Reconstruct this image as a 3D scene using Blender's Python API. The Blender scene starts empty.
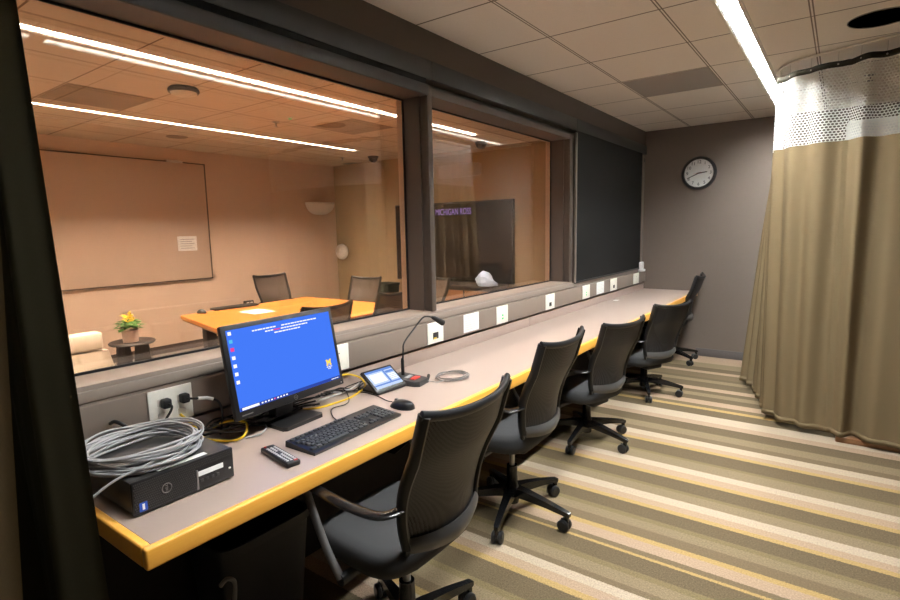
import bpy, bmesh, math, random
from mathutils import Vector, Matrix
from math import sin, cos, pi, radians
random.seed(7)
SC = bpy.context.scene
COL = SC.collection

# ------------------------------------------------------------------ colours and materials
def lin(r, g=None, b=None):
    if g is None: g = b = r
    def f(c):
        c /= 255.0
        return c / 12.92 if c <= .04045 else ((c + .055) / 1.055) ** 2.4
    return (f(r), f(g), f(b), 1.0)

def new_mat(name):
    m = bpy.data.materials.new(name); m.use_nodes = True
    nt = m.node_tree
    for n in list(nt.nodes): nt.nodes.remove(n)
    return m, nt, nt.nodes.new('ShaderNodeOutputMaterial')

def N(nt, t, **kw):
    n = nt.nodes.new(t)
    for k, v in kw.items(): setattr(n, k, v)
    return n

def math_node(nt, op, a, b=None, c=None):
    n = N(nt, 'ShaderNodeMath', operation=op)
    for i, x in enumerate((a, b, c)):
        if x is None: continue
        if isinstance(x, (int, float)): n.inputs[i].default_value = x
        else: nt.links.new(x, n.inputs[i])
    return n.outputs[0]

def mat(name, col, rough=.6, metal=0., var=.08, scale=60., bump=0., spec=.5, coat=0.):
    m, nt, out = new_mat(name)
    p = N(nt, 'ShaderNodeBsdfPrincipled')
    p.inputs['Roughness'].default_value = rough
    p.inputs['Metallic'].default_value = metal
    p.inputs['Specular IOR Level'].default_value = spec
    p.inputs['Coat Weight'].default_value = coat
    tc = N(nt, 'ShaderNodeTexCoord')
    no = N(nt, 'ShaderNodeTexNoise'); no.inputs['Scale'].default_value = scale; no.inputs['Detail'].default_value = 3
    nt.links.new(tc.outputs['Object'], no.inputs['Vector'])
    mx = N(nt, 'ShaderNodeMix', data_type='RGBA')
    mx.inputs[6].default_value = [c * (1 - var) for c in col[:3]] + [1]
    mx.inputs[7].default_value = [min(1, c * (1 + var)) for c in col[:3]] + [1]
    nt.links.new(no.outputs['Fac'], mx.inputs[0])
    nt.links.new(mx.outputs[2], p.inputs['Base Color'])
    if bump:
        bn = N(nt, 'ShaderNodeBump'); bn.inputs['Strength'].default_value = bump; bn.inputs['Distance'].default_value = .002
        nt.links.new(no.outputs['Fac'], bn.inputs['Height']); nt.links.new(bn.outputs[0], p.inputs['Normal'])
    nt.links.new(p.outputs[0], out.inputs[0])
    return m

def emit(name, col, strength):
    m, nt, out = new_mat(name)
    e = N(nt, 'ShaderNodeEmission'); e.inputs[0].default_value = col; e.inputs[1].default_value = strength
    nt.links.new(e.outputs[0], out.inputs[0])
    return m

def wood_mat(name, a, b, axis='y', scale=9., rough=.35):
    m, nt, out = new_mat(name)
    p = N(nt, 'ShaderNodeBsdfPrincipled'); p.inputs['Roughness'].default_value = rough
    tc = N(nt, 'ShaderNodeTexCoord'); mp = N(nt, 'ShaderNodeMapping')
    s = {'x': (.6, 14, 14), 'y': (14, .6, 14)}[axis]
    mp.inputs['Scale'].default_value = s
    no = N(nt, 'ShaderNodeTexNoise'); no.inputs['Scale'].default_value = scale; no.inputs['Detail'].default_value = 5
    mx = N(nt, 'ShaderNodeMix', data_type='RGBA'); mx.inputs[6].default_value = a; mx.inputs[7].default_value = b
    nt.links.new(tc.outputs['Object'], mp.inputs[0]); nt.links.new(mp.outputs[0], no.inputs['Vector'])
    nt.links.new(no.outputs['Fac'], mx.inputs[0]); nt.links.new(mx.outputs[2], p.inputs['Base Color'])
    nt.links.new(p.outputs[0], out.inputs[0])
    return m

def tile_mat(name, col, line, x0, y0, step=.61):
    # ceiling tiles: grid lines of the T-bars as a pattern in the ceiling's own coordinates
    m, nt, out = new_mat(name)
    p = N(nt, 'ShaderNodeBsdfPrincipled'); p.inputs['Roughness'].default_value = .9
    tc = N(nt, 'ShaderNodeTexCoord'); sx = N(nt, 'ShaderNodeSeparateXYZ')
    nt.links.new(tc.outputs['Object'], sx.inputs[0])
    def dist(o, off):
        a = math_node(nt, 'DIVIDE', math_node(nt, 'SUBTRACT', o, off), step)
        fr = math_node(nt, 'FRACT', a)
        return math_node(nt, 'MULTIPLY', math_node(nt, 'ABSOLUTE', math_node(nt, 'SUBTRACT', math_node(nt, 'FRACT', math_node(nt, 'ADD', fr, .5)), .5)), step)
    dx, dy = dist(sx.outputs[0], x0), dist(sx.outputs[1], y0)
    # runner along y: a pale bar between two painted shadow gaps; cross bars: one
    lx = math_node(nt, 'MULTIPLY', math_node(nt, 'LESS_THAN', dx, .011), math_node(nt, 'GREATER_THAN', dx, .004))
    ly = math_node(nt, 'LESS_THAN', dy, .0055)
    l = math_node(nt, 'MAXIMUM', lx, ly)
    no = N(nt, 'ShaderNodeTexNoise'); no.inputs['Scale'].default_value = 140; no.inputs['Detail'].default_value = 2
    nt.links.new(tc.outputs['Object'], no.inputs['Vector'])
    c1 = N(nt, 'ShaderNodeMix', data_type='RGBA'); c1.inputs[6].default_value = [c * .9 for c in col[:3]] + [1]; c1.inputs[7].default_value = col
    nt.links.new(no.outputs['Fac'], c1.inputs[0])
    c2 = N(nt, 'ShaderNodeMix', data_type='RGBA'); c2.inputs[7].default_value = line
    nt.links.new(l, c2.inputs[0]); nt.links.new(c1.outputs[2], c2.inputs[6])
    nt.links.new(c2.outputs[2], p.inputs['Base Color'])
    nt.links.new(p.outputs[0], out.inputs[0])
    return m

def carpet_mat():
    cream, pink, dark, tan, brown, yel, grn = (lin(176, 159, 138), lin(164, 140, 118), lin(102, 89, 68), lin(132, 116, 91),
                                               lin(114, 99, 76), lin(168, 141, 92), lin(122, 108, 78))
    S = [(6.6, tan), (6.35, dark), (6.2, pink), (6.1, tan), (5.9, dark), (5.75, pink), (5.66, brown), (5.5, dark), (5.42, tan), (5.32, dark), (5.15, pink), (5.05, dark), (4.97, tan), (4.86, dark), (4.75, pink),
         (4.64, brown), (4.56, yel), (4.51, dark), (4.36, cream), (4.22, pink), (4.135, dark), (3.99, tan), (3.87, brown), (3.80, cream), (3.72, pink),
         (3.65, yel), (3.61, dark), (3.46, grn), (3.43, tan), (3.31, cream), (3.235, pink), (3.165, yel), (3.13, dark), (3.0, grn)]
    T = [(2.975, tan), (2.88, cream), (2.81, pink), (2.75, yel), (2.715, dark), (2.60, grn), (2.577, tan), (2.49, brown), (2.42, yel), (2.395, pink),
         (2.32, brown), (2.285, yel), (2.26, dark), (2.14, grn), (2.108, tan), (2.043, brown), (1.993, cream), (1.944, pink), (1.885, yel), (1.862, dark),
         (1.72, grn), (1.69, tan), (1.6, brown), (1.54, yel), (1.51, cream), (1.44, pink), (1.37, dark), (1.2, tan), (1.1, pink), (1.0, dark), (.5, tan)]
    m, nt, out = new_mat('striped carpet')
    p = N(nt, 'ShaderNodeBsdfPrincipled'); p.inputs['Roughness'].default_value = 1; p.inputs['Specular IOR Level'].default_value = .1
    tc = N(nt, 'ShaderNodeTexCoord'); sx = N(nt, 'ShaderNodeSeparateXYZ'); nt.links.new(tc.outputs['Object'], sx.inputs[0])
    n2 = N(nt, 'ShaderNodeTexNoise'); n2.inputs['Scale'].default_value = 220; n2.inputs['Detail'].default_value = 2
    nt.links.new(tc.outputs['Object'], n2.inputs['Vector'])
    jit = math_node(nt, 'MULTIPLY', math_node(nt, 'SUBTRACT', n2.outputs['Fac'], .5), .022)
    y = math_node(nt, 'ADD', sx.outputs[1], jit)
    def ramp(L, lo, hi):
        r = N(nt, 'ShaderNodeValToRGB'); cr = r.color_ramp; cr.interpolation = 'CONSTANT'
        L = sorted([(a, c) for a, c in L])           # (upper edge of stripe, colour)
        cr.elements[0].position = 0; cr.elements[0].color = L[0][1]
        cr.elements[1].position = (L[0][0] - lo) / (hi - lo); cr.elements[1].color = L[1][1]
        for i in range(1, min(len(L) - 1, 31)):
            e = cr.elements.new((L[i][0] - lo) / (hi - lo)); e.color = L[i + 1][1]
        f = math_node(nt, 'DIVIDE', math_node(nt, 'SUBTRACT', y, lo), hi - lo)
        nt.links.new(f, r.inputs[0]); return r.outputs[0]
    # each entry gives the far edge of a stripe; 32 stops are enough for the far half and the near half
    far = ramp(S[2:], 2.975, 6.65) if len(S) > 33 else ramp(S, 2.975, 6.65)
    near = ramp(T, -1.7, 2.98)
    g = math_node(nt, 'GREATER_THAN', y, 2.975)
    mx = N(nt, 'ShaderNodeMix', data_type='RGBA'); nt.links.new(g, mx.inputs[0]); nt.links.new(near, mx.inputs[6]); nt.links.new(far, mx.inputs[7])
    n3 = N(nt, 'ShaderNodeTexNoise'); n3.inputs['Scale'].default_value = 150; n3.inputs['Detail'].default_value = 5
    nt.links.new(tc.outputs['Object'], n3.inputs['Vector'])
    k = math_node(nt, 'ADD', math_node(nt, 'MULTIPLY', n3.outputs['Fac'], .9), .32)
    hs = N(nt, 'ShaderNodeMix', data_type='RGBA', blend_type='MULTIPLY'); hs.inputs[0].default_value = 1
    cb = N(nt, 'ShaderNodeCombineColor'); [nt.links.new(k, cb.inputs[i]) for i in range(3)]
    nt.links.new(mx.outputs[2], hs.inputs[6]); nt.links.new(cb.outputs[0], hs.inputs[7])
    nt.links.new(hs.outputs[2], p.inputs['Base Color'])
    bn = N(nt, 'ShaderNodeBump'); bn.inputs['Strength'].default_value = .5; bn.inputs['Distance'].default_value = .004
    nt.links.new(n3.outputs['Fac'], bn.inputs['Height']); nt.links.new(bn.outputs[0], p.inputs['Normal'])
    nt.links.new(p.outputs[0], out.inputs[0])
    return m

def glass_mat(name, tint, base=.15):
    m, nt, out = new_mat(name)
    t = N(nt, 'ShaderNodeBsdfTransparent'); t.inputs[0].default_value = tint
    g = N(nt, 'ShaderNodeBsdfGlossy'); g.inputs['Roughness'].default_value = .0
    lw = N(nt, 'ShaderNodeLayerWeight'); lw.inputs['Blend'].default_value = .5
    f = math_node(nt, 'ADD', math_node(nt, 'MULTIPLY', math_node(nt, 'POWER', lw.outputs['Facing'], 5.), .9), base)
    mx = N(nt, 'ShaderNodeMixShader')
    nt.links.new(f, mx.inputs[0]); nt.links.new(t.outputs[0], mx.inputs[1]); nt.links.new(g.outputs[0], mx.inputs[2])
    nt.links.new(mx.outputs[0], out.inputs[0])
    return m

def net_mat(name, col, holes=.80, px=.0225, pz=.0165, rough=.8):
    # woven net: hexagonally offset holes in the cloth's own (length, height) coordinates
    m, nt, out = new_mat(name)
    uv = N(nt, 'ShaderNodeUVMap'); uv.uv_map = 'UVMap'
    sx = N(nt, 'ShaderNodeSeparateXYZ'); nt.links.new(uv.outputs[0], sx.inputs[0])
    row = math_node(nt, 'DIVIDE', sx.outputs[1], pz)
    odd = math_node(nt, 'MULTIPLY', math_node(nt, 'FRACT', math_node(nt, 'MULTIPLY', math_node(nt, 'FLOOR', row), .5)), 1.0)
    cx = math_node(nt, 'SUBTRACT', math_node(nt, 'FRACT', math_node(nt, 'ADD', math_node(nt, 'DIVIDE', sx.outputs[0], px), odd)), .5)
    cy = math_node(nt, 'SUBTRACT', math_node(nt, 'FRACT', row), .5)
    d = math_node(nt, 'SQRT', math_node(nt, 'ADD', math_node(nt, 'MULTIPLY', cx, cx), math_node(nt, 'MULTIPLY', cy, cy)))
    hole = math_node(nt, 'LESS_THAN', d, holes * .5)
    t = N(nt, 'ShaderNodeBsdfTransparent')
    df = N(nt, 'ShaderNodeBsdfDiffuse'); df.inputs[0].default_value = col
    tr = N(nt, 'ShaderNodeBsdfTranslucent'); tr.inputs[0].default_value = col
    m1 = N(nt, 'ShaderNodeMixShader'); m1.inputs[0].default_value = .25
    nt.links.new(df.outputs[0], m1.inputs[1]); nt.links.new(tr.outputs[0], m1.inputs[2])
    mx = N(nt, 'ShaderNodeMixShader'); nt.links.new(hole, mx.inputs[0])
    nt.links.new(m1.outputs[0], mx.inputs[1]); nt.links.new(t.outputs[0], mx.inputs[2])
    nt.links.new(mx.outputs[0], out.inputs[0])
    return m

def cloth_mat(name, col, trans=.04):
    m, nt, out = new_mat(name)
    uv = N(nt, 'ShaderNodeUVMap'); uv.uv_map = 'UVMap'
    mp = N(nt, 'ShaderNodeMapping'); mp.inputs['Scale'].default_value = (260, 40, 1)
    no = N(nt, 'ShaderNodeTexNoise'); no.inputs['Scale'].default_value = 3; no.inputs['Detail'].default_value = 3
    nt.links.new(uv.outputs[0], mp.inputs[0]); nt.links.new(mp.outputs[0], no.inputs['Vector'])
    mx0 = N(nt, 'ShaderNodeMix', data_type='RGBA'); mx0.inputs[6].default_value = [c * .82 for c in col[:3]] + [1]; mx0.inputs[7].default_value = [c * 1.15 for c in col[:3]] + [1]
    nt.links.new(no.outputs['Fac'], mx0.inputs[0])
    p = N(nt, 'ShaderNodeBsdfPrincipled'); p.inputs['Roughness'].default_value = .8; p.inputs['Specular IOR Level'].default_value = .2
    nt.links.new(mx0.outputs[2], p.inputs['Base Color'])
    tr = N(nt, 'ShaderNodeBsdfTranslucent'); tr.inputs[0].default_value = col
    mx = N(nt, 'ShaderNodeMixShader'); mx.inputs[0].default_value = trans
    nt.links.new(p.outputs[0], mx.inputs[1]); nt.links.new(tr.outputs[0], mx.inputs[2]); nt.links.new(mx.outputs[0], out.inputs[0])
    return m

def weave_mat(name, col, see=.12, pitch=.0045, rough=.45):
    m, nt, out = new_mat(name)
    tc = N(nt, 'ShaderNodeTexCoord')
    v = N(nt, 'ShaderNodeTexVoronoi'); v.inputs['Scale'].default_value = 1 / pitch; v.inputs['Randomness'].default_value = .15
    nt.links.new(tc.outputs['Object'], v.inputs['Vector'])
    p = N(nt, 'ShaderNodeBsdfPrincipled'); p.inputs['Roughness'].default_value = rough; p.inputs['Specular IOR Level'].default_value = .35
    mx0 = N(nt, 'ShaderNodeMix', data_type='RGBA'); mx0.inputs[6].default_value = col; mx0.inputs[7].default_value = [c * .25 for c in col[:3]] + [1]
    f = math_node(nt, 'LESS_THAN', v.outputs['Distance'], .38)
    nt.links.new(f, mx0.inputs[0]); nt.links.new(mx0.outputs[2], p.inputs['Base Color'])
    t = N(nt, 'ShaderNodeBsdfTransparent')
    mx = N(nt, 'ShaderNodeMixShader')
    nt.links.new(math_node(nt, 'MULTIPLY', f, see), mx.inputs[0]); nt.links.new(p.outputs[0], mx.inputs[1]); nt.links.new(t.outputs[0], mx.inputs[2])
    nt.links.new(mx.outputs[0], out.inputs[0])
    return m

M = {}
M['wall'] = mat('grey brown wall paint', lin(106, 94, 85), .75, var=.03, scale=30)
M['frame'] = mat('grey brown frame paint', lin(135, 121, 110), .5, var=.03, scale=25)
M['post'] = mat('shade darkened frame paint', lin(82, 73, 67), .5, var=.03, scale=25)  # frame paint again, darkened to stand in for shade on posts and head
M['underwall'] = mat('counter shade wall paint', lin(46, 42, 40), .8)  # shade under the counter put into a near black wall colour
M['bulkhead'] = mat('shade darkened bulkhead paint', lin(88, 78, 70), .75, var=.03)  # wall paint darkened to imitate the dim light below the ceiling
M['sill'] = mat('light grey brown sill paint', lin(156, 142, 131), .45, var=.03, scale=25)
M['confwall'] = mat('tan wall paint', lin(210, 186, 166), .8, var=.03, scale=20)
M['confend'] = mat('shade darkened tan wall paint', lin(160, 140, 108), .8, var=.03, scale=20)  # same tan paint, with the end wall's weaker light put into the colour
M['conftrim'] = mat('dark brown baseboard', lin(70, 58, 52), .6)
M['ceil'] = tile_mat('ceiling tile', lin(242, 235, 226), lin(126, 116, 107), -1.41, 2.93)
M['ceil2'] = tile_mat('conference ceiling tile', lin(214, 196, 172), lin(120, 95, 72), -4.45, 1.585)
M['carpet'] = carpet_mat()
M['carpet2'] = mat('grey carpet', lin(120, 112, 104), .95, var=.15, scale=300)
M['basebd'] = mat('dark grey vinyl base', lin(92, 86, 84), .6)
M['blackslot'] = mat('recess shade black', lin(12, 12, 12), .9)
M['valance'] = mat('dark blue grey valance', lin(38, 38, 37), .45, var=.03)
M['shade'] = mat('charcoal shade cloth', lin(15, 15, 15), .8, spec=.25, var=.06, scale=500)
M['alu'] = mat('satin aluminium', lin(178, 170, 160), .35, metal=.8)
M['laminate'] = mat('taupe laminate', lin(170, 151, 140), .32, var=.03, scale=300)
M['oak'] = wood_mat('honey wood edge', lin(246, 170, 62), lin(252, 190, 86), 'y', 9, .28)
M['oakt'] = wood_mat('honey wood table top', lin(188, 112, 42), lin(204, 132, 58), 'y', 5, .3)
M['glass'] = glass_mat('window glass', (.965, .92, .86, 1))
M['gasket'] = mat('black glazing gasket', lin(18, 18, 20), .6)
M['tan'] = cloth_mat('olive tan curtain cloth', lin(116, 100, 74))
M['dark'] = cloth_mat('shade darkened curtain cloth', lin(70, 66, 50), .03)  # unlit side of the left curtain, its shade put into darker cloth
M['net'] = net_mat('white curtain net', lin(236, 234, 226))
M['band'] = cloth_mat('shade darkened heading cloth', lin(40, 36, 26))  # curtain fabric darkened for the shade above the reach of the strip light
M['white'] = mat('white plastic', lin(232, 230, 226), .4)
M['cream'] = mat('cream plate plastic', lin(248, 244, 232), .4)
M['offwhite'] = mat('off white enamel', lin(226, 220, 210), .35)
M['louver'] = mat('satin grey light housing', lin(170, 168, 164), .4)
M['paper'] = mat('white paper', lin(240, 240, 238), .8)
M['black'] = mat('black plastic', lin(26, 26, 27), .38)
M['blackm'] = mat('matt black plastic', lin(22, 22, 23), .6)
M['blackg'] = mat('gloss black plastic', lin(20, 20, 21), .2)
M['key'] = mat('charcoal key plastic', lin(52, 53, 55), .5)
M['grey'] = mat('grey plastic', lin(122, 120, 118), .4)
M['dkgrey'] = mat('dark grey plastic', lin(58, 57, 57), .42)
M['band2'] = mat('satin grey lumbar band', lin(74, 73, 72), .28)
M['seat'] = mat('black seat fabric', lin(44, 44, 45), .85, var=.35, scale=700, bump=.3)
M['mesh'] = weave_mat('black mesh weave', lin(46, 45, 46))
M['mesh2'] = weave_mat('brown grey mesh weave', lin(84, 74, 66), .45, .007)
M['chrome'] = mat('brushed steel', lin(150, 150, 150), .3, metal=.9)
M['tube'] = mat('graphite metal tube', lin(120, 118, 116), .35, metal=.6)
M['cable_grey'] = mat('grey cable sheath', lin(168, 168, 170), .4)
M['cable_lgrey'] = mat('pale cable sheath', lin(205, 203, 200), .4)
M['cable_black'] = mat('black cable sheath', lin(24, 24, 24), .5)
M['cable_yellow'] = mat('yellow cable sheath', lin(235, 196, 40), .45)
M['navy'] = mat('navy black bin plastic', lin(16, 18, 26), .5)
M['red'] = mat('red button', lin(190, 60, 50), .4)
M['blue'] = mat('blue sticker', lin(36, 84, 190), .4)
M['green'] = emit('green indicator', lin(40, 220, 130), 1.2)
M['yellowp'] = mat('yellow jack', lin(220, 190, 50), .5)
M['leaf'] = mat('green leaf', lin(62, 110, 38), .5, var=.3)
M['flower'] = mat('yellow flower', lin(240, 205, 50), .6, var=.2)
M['pot'] = mat('pale pot', lin(214, 190, 176), .6)
M['loungefab'] = mat('cream upholstery', lin(236, 224, 204), .8)
M['board'] = mat('frosted glass board', lin(198, 176, 158), .3)
M['boardedge'] = mat('board edge', lin(96, 84, 72), .5)
M['darkwood'] = mat('black stained wood', lin(50, 46, 44), .5)
M['boxwood'] = wood_mat('brown wood board', lin(120, 84, 56), lin(146, 104, 70), 'x')
M['grille'] = mat('grey perforated panel', lin(150, 144, 138), .7, var=.25, scale=500)
M['grille2'] = mat('grey return grille', lin(140, 124, 106), .7, var=.25, scale=500)
M['bag'] = mat('white plastic bag', lin(190, 214, 246), .3)
M['screenblack'] = mat('dark screen', lin(18, 17, 18), .12)
M['litstrip'] = emit('ceiling light diffuser', (.97, 1, 1, 1), 290)
M['litstrip2'] = emit('warm ceiling light diffuser', (1, .84, .72, 1), 530)
M['scr_blue'] = emit('blue desktop', lin(70, 124, 250), 1.0)
M['scr_white'] = emit('white screen text', (1, 1, 1, 1), 1.1)
M['scr_pink'] = emit('pink screen icon', lin(240, 70, 150), 1.0)
M['scr_cyan'] = emit('cyan screen icon', lin(90, 200, 240), 1.0)
M['scr_maize'] = emit('maize screen logo', lin(255, 222, 90), 1.1)
M['scr_bar'] = emit('dark blue taskbar', lin(52, 78, 176), .9)
M['scr_pale'] = emit('pale blue panel', lin(196, 214, 246), 1.1)
M['scr_mid'] = emit('mid blue panel', lin(112, 150, 226), 1.0)
M['tvtext'] = emit('lilac screen text', lin(170, 138, 226), 1.0)

# ------------------------------------------------------------------ mesh building
class MB:
    def __init__(s): s.bm = bmesh.new(); s.uv = None
    def box(s, a, b, bev=0., seg=2, mtx=None):
        r = bmesh.ops.create_cube(s.bm, size=1)
        vs = r['verts']
        c = [(a[i] + b[i]) / 2 for i in range(3)]; d = [abs(b[i] - a[i]) for i in range(3)]
        for v in vs: v.co = Vector((c[0] + v.co.x * d[0], c[1] + v.co.y * d[1], c[2] + v.co.z * d[2]))
        if bev:
            es = list({e for v in vs for e in v.link_edges})
            r2 = bmesh.ops.bevel(s.bm, geom=es, offset=min(bev, min(d) * .49), segments=seg, profile=.5, affect='EDGES')
            vs = list({v for f in r2['faces'] for v in f.verts} | {v for v in vs if v.is_valid})
        if mtx is not None:
            for v in vs: v.co = mtx @ v.co
        return s
    def ring(s, pts): return [s.bm.verts.new(p) for p in pts]
    def loft(s, rings, cap=True, closed=True):
        R = [s.ring(r) for r in rings]
        n = len(R[0])
        for a, b in zip(R, R[1:]):
            for i in range(n if closed else n - 1):
                j = (i + 1) % n
                try: s.bm.faces.new((a[i], a[j], b[j], b[i]))
                except ValueError: pass
        if cap and closed:
            s.bm.faces.new(list(reversed(R[0]))); s.bm.faces.new(R[-1])
        return s
    def lathe(s, prof, seg=28, c=(0, 0, 0), mtx=None):
        rings = []
        for r, z in prof:
            ring = [Vector((c[0] + max(r, 1e-4) * cos(2 * pi * i / seg), c[1] + max(r, 1e-4) * sin(2 * pi * i / seg), c[2] + z)) for i in range(seg)]
            if mtx is not None: ring = [mtx @ p for p in ring]
            rings.append(ring)
        return s.loft(rings)
    def tube(s, pts, r, seg=10, flat=None, closed=False):
        P = [Vector(p) for p in pts]; n = len(P); rings = []
        up = Vector((0, 0, 1)); prev = None
        for i, p in enumerate(P):
            if closed: t = P[(i + 1) % n] - P[i - 1]
            else: t = P[min(i + 1, n - 1)] - P[max(i - 1, 0)]
            if t.length < 1e-9: t = Vector((1, 0, 0))
            t.normalize()
            if prev is None:
                a = up if abs(t.dot(up)) < .9 else Vector((1, 0, 0))
                u = a.cross(t).normalized()
            else: u = (prev - t * prev.dot(t)).normalized()
            prev = u; w = t.cross(u)
            rr = r[i] if isinstance(r, (list, tuple)) else r
            if flat: rings.append([p + u * (flat[0] * cos(2 * pi * k / seg)) + w * (flat[1] * sin(2 * pi * k / seg)) for k in range(seg)])
            else: rings.append([p + u * (rr * cos(2 * pi * k / seg)) + w * (rr * sin(2 * pi * k / seg)) for k in range(seg)])
        if closed: rings.append(rings[0]); return s.loft(rings, cap=False)
        return s.loft(rings)
    def prism(s, poly, z0, z1, mtx=None):
        a = [Vector((x, y, z0)) for x, y in poly]; b = [Vector((x, y, z1)) for x, y in poly]
        if mtx is not None: a = [mtx @ p for p in a]; b = [mtx @ p for p in b]
        return s.loft([a, b])
    def sheet(s, grid, uvs=None):
        R = [[s.bm.verts.new(p) for p in row] for row in grid]
        lay = s.bm.loops.layers.uv.new('UVMap') if uvs else None
        for i in range(len(R) - 1):
            for j in range(len(R[0]) - 1):
                f = s.bm.faces.new((R[i][j], R[i][j + 1], R[i + 1][j + 1], R[i + 1][j]))
                if uvs:
                    for lp, (a, b) in zip(f.loops, ((i, j), (i, j + 1), (i + 1, j + 1), (i + 1, j))): lp[lay].uv = uvs[a][b]
        return s
    def slab(s, grid, th):
        # sheet with thickness: offset along vertex normals
        n, m = len(grid), len(grid[0]); G = [[Vector(p) for p in r] for r in grid]; B = []
        for i in range(n):
            row = []
            for j in range(m):
                du = G[min(i + 1, n - 1)][j] - G[max(i - 1, 0)][j]; dv = G[i][min(j + 1, m - 1)] - G[i][max(j - 1, 0)]
                nn = du.cross(dv); nn = nn.normalized() if nn.length > 1e-9 else Vector((1, 0, 0))
                row.append(G[i][j] + nn * th)
            B.append(row)
        A = [[s.bm.verts.new(p) for p in r] for r in G]; C = [[s.bm.verts.new(p) for p in r] for r in B]
        F = s.bm.faces.new
        for i in range(n - 1):
            for j in range(m - 1):
                F((A[i][j], A[i + 1][j], A[i + 1][j + 1], A[i][j + 1])); F((C[i][j], C[i][j + 1], C[i + 1][j + 1], C[i + 1][j]))
        for i in range(n - 1):
            F((A[i][0], C[i][0], C[i + 1][0], A[i + 1][0])); F((A[i][-1], A[i + 1][-1], C[i + 1][-1], C[i][-1]))
        for j in range(m - 1):
            F((A[0][j], A[0][j + 1], C[0][j + 1], C[0][j])); F((A[-1][j], C[-1][j], C[-1][j + 1], A[-1][j + 1]))
        return s
    def text(s, body, size, mtx, depth=.0004, align='CENTER'):
        cu = bpy.data.curves.new('t', 'FONT'); cu.body = body; cu.size = size; cu.align_x = align; cu.align_y = 'CENTER'; cu.extrude = depth
        o = bpy.data.objects.new('t', cu); COL.objects.link(o)
        bpy.context.view_layer.update()
        me = bpy.data.meshes.new_from_object(o.evaluated_get(bpy.context.evaluated_depsgraph_get()))
        me.transform(mtx); s.bm.from_mesh(me)
        bpy.data.objects.remove(o); bpy.data.curves.remove(cu); bpy.data.meshes.remove(me)
        return s
    def build(s, name, m, parent=None, smooth=True, loc=None, rot=None, angle=40):
        bmesh.ops.recalc_face_normals(s.bm, faces=s.bm.faces[:])
        me = bpy.data.meshes.new(name); s.bm.to_mesh(me); s.bm.free()
        me.materials.append(m)
        if smooth:
            for p in me.polygons: p.use_smooth = True
            me.set_sharp_from_angle(angle=radians(angle))
        o = bpy.data.objects.new(name, me); COL.objects.link(o)
        if parent: o.parent = parent
        if loc: o.location = loc
        if rot: o.rotation_euler = rot
        return o

def tag(o, label=None, cat=None, group=None, kind=None):
    if label: o['label'] = label
    if cat: o['category'] = cat
    if group: o['group'] = group
    if kind: o['kind'] = kind
    return o
def thing(name, label, cat, loc=(0, 0, 0), rz=0., group=None):
    o = bpy.data.objects.new(name, None); COL.objects.link(o); o.empty_display_size = .1
    o.location = loc; o.rotation_euler = (0, 0, rz)
    return tag(o, label, cat, group)
def struct(name, m, *boxes, label=None, cat=None):
    b = MB()
    for x in boxes: b.box(x[0], x[1], *(x[2:]))
    o = b.build(name, m); o['kind'] = 'structure'
    return tag(o, label, cat or 'room')
def copy_tree(o, parent=None):
    c = o.copy(); COL.objects.link(c)
    if parent: c.parent = parent
    for ch in list(o.children): copy_tree(ch, c)
    return c
def smooth_path(P, n=8, closed=False):
    P = [Vector(p) for p in P]; out = []
    k = len(P)
    for i in range(k if closed else k - 1):
        g = (lambda q: P[q % k]) if closed else (lambda q: P[max(0, min(k - 1, q))])
        p0, p1, p2, p3 = g(i - 1), g(i), g(i + 1), g(i + 2)
        for j in range(n):
            t = j / n
            out.append(.5 * ((2 * p1) + (p2 - p0) * t + (2 * p0 - 5 * p1 + 4 * p2 - p3) * t * t + (3 * p1 - p0 - 3 * p2 + p3) * t ** 3))
    if not closed: out.append(P[-1])
    return out
RX = lambda a: Matrix.Rotation(a, 4, 'X'); RY = lambda a: Matrix.Rotation(a, 4, 'Y'); RZ = lambda a: Matrix.Rotation(a, 4, 'Z'); TR = lambda *v: Matrix.Translation(v)
# frame of a plane whose normal is +X (text reads along +Y, up is +Z): for things on the window wall
PX = Matrix(((0, 0, 1, 0), (1, 0, 0, 0), (0, 1, 0, 0), (0, 0, 0, 1)))
# normal -Y (text reads along +X): for things on the end walls
PY = Matrix(((1, 0, 0, 0), (0, 0, -1, 0), (0, 1, 0, 0), (0, 0, 0, 1)))

# ------------------------------------------------------------------ measures (metres): camera stands at x=0, y=0
WX, GX, CX = -1.88, -2.06, -2.10      # window wall face, glass, conference side face
ZC = 2.54                             # ceiling
EY = 6.433                            # end wall
RXW, RY0 = 1.75, -1.6                 # right wall, rear wall
W1, W2 = (.30, 2.39), (2.43, 4.31)    # openings of the two windows
ZS, ZH = 1.0, 2.20                    # sill and head
FXW, FEY, FY0 = -6.80, 6.13, -.6      # conference far wall, end wall, near wall
LX0, LX1, LY0, LY1 = -.562, -.472, 1.2, 6.08   # recessed ceiling light

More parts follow.
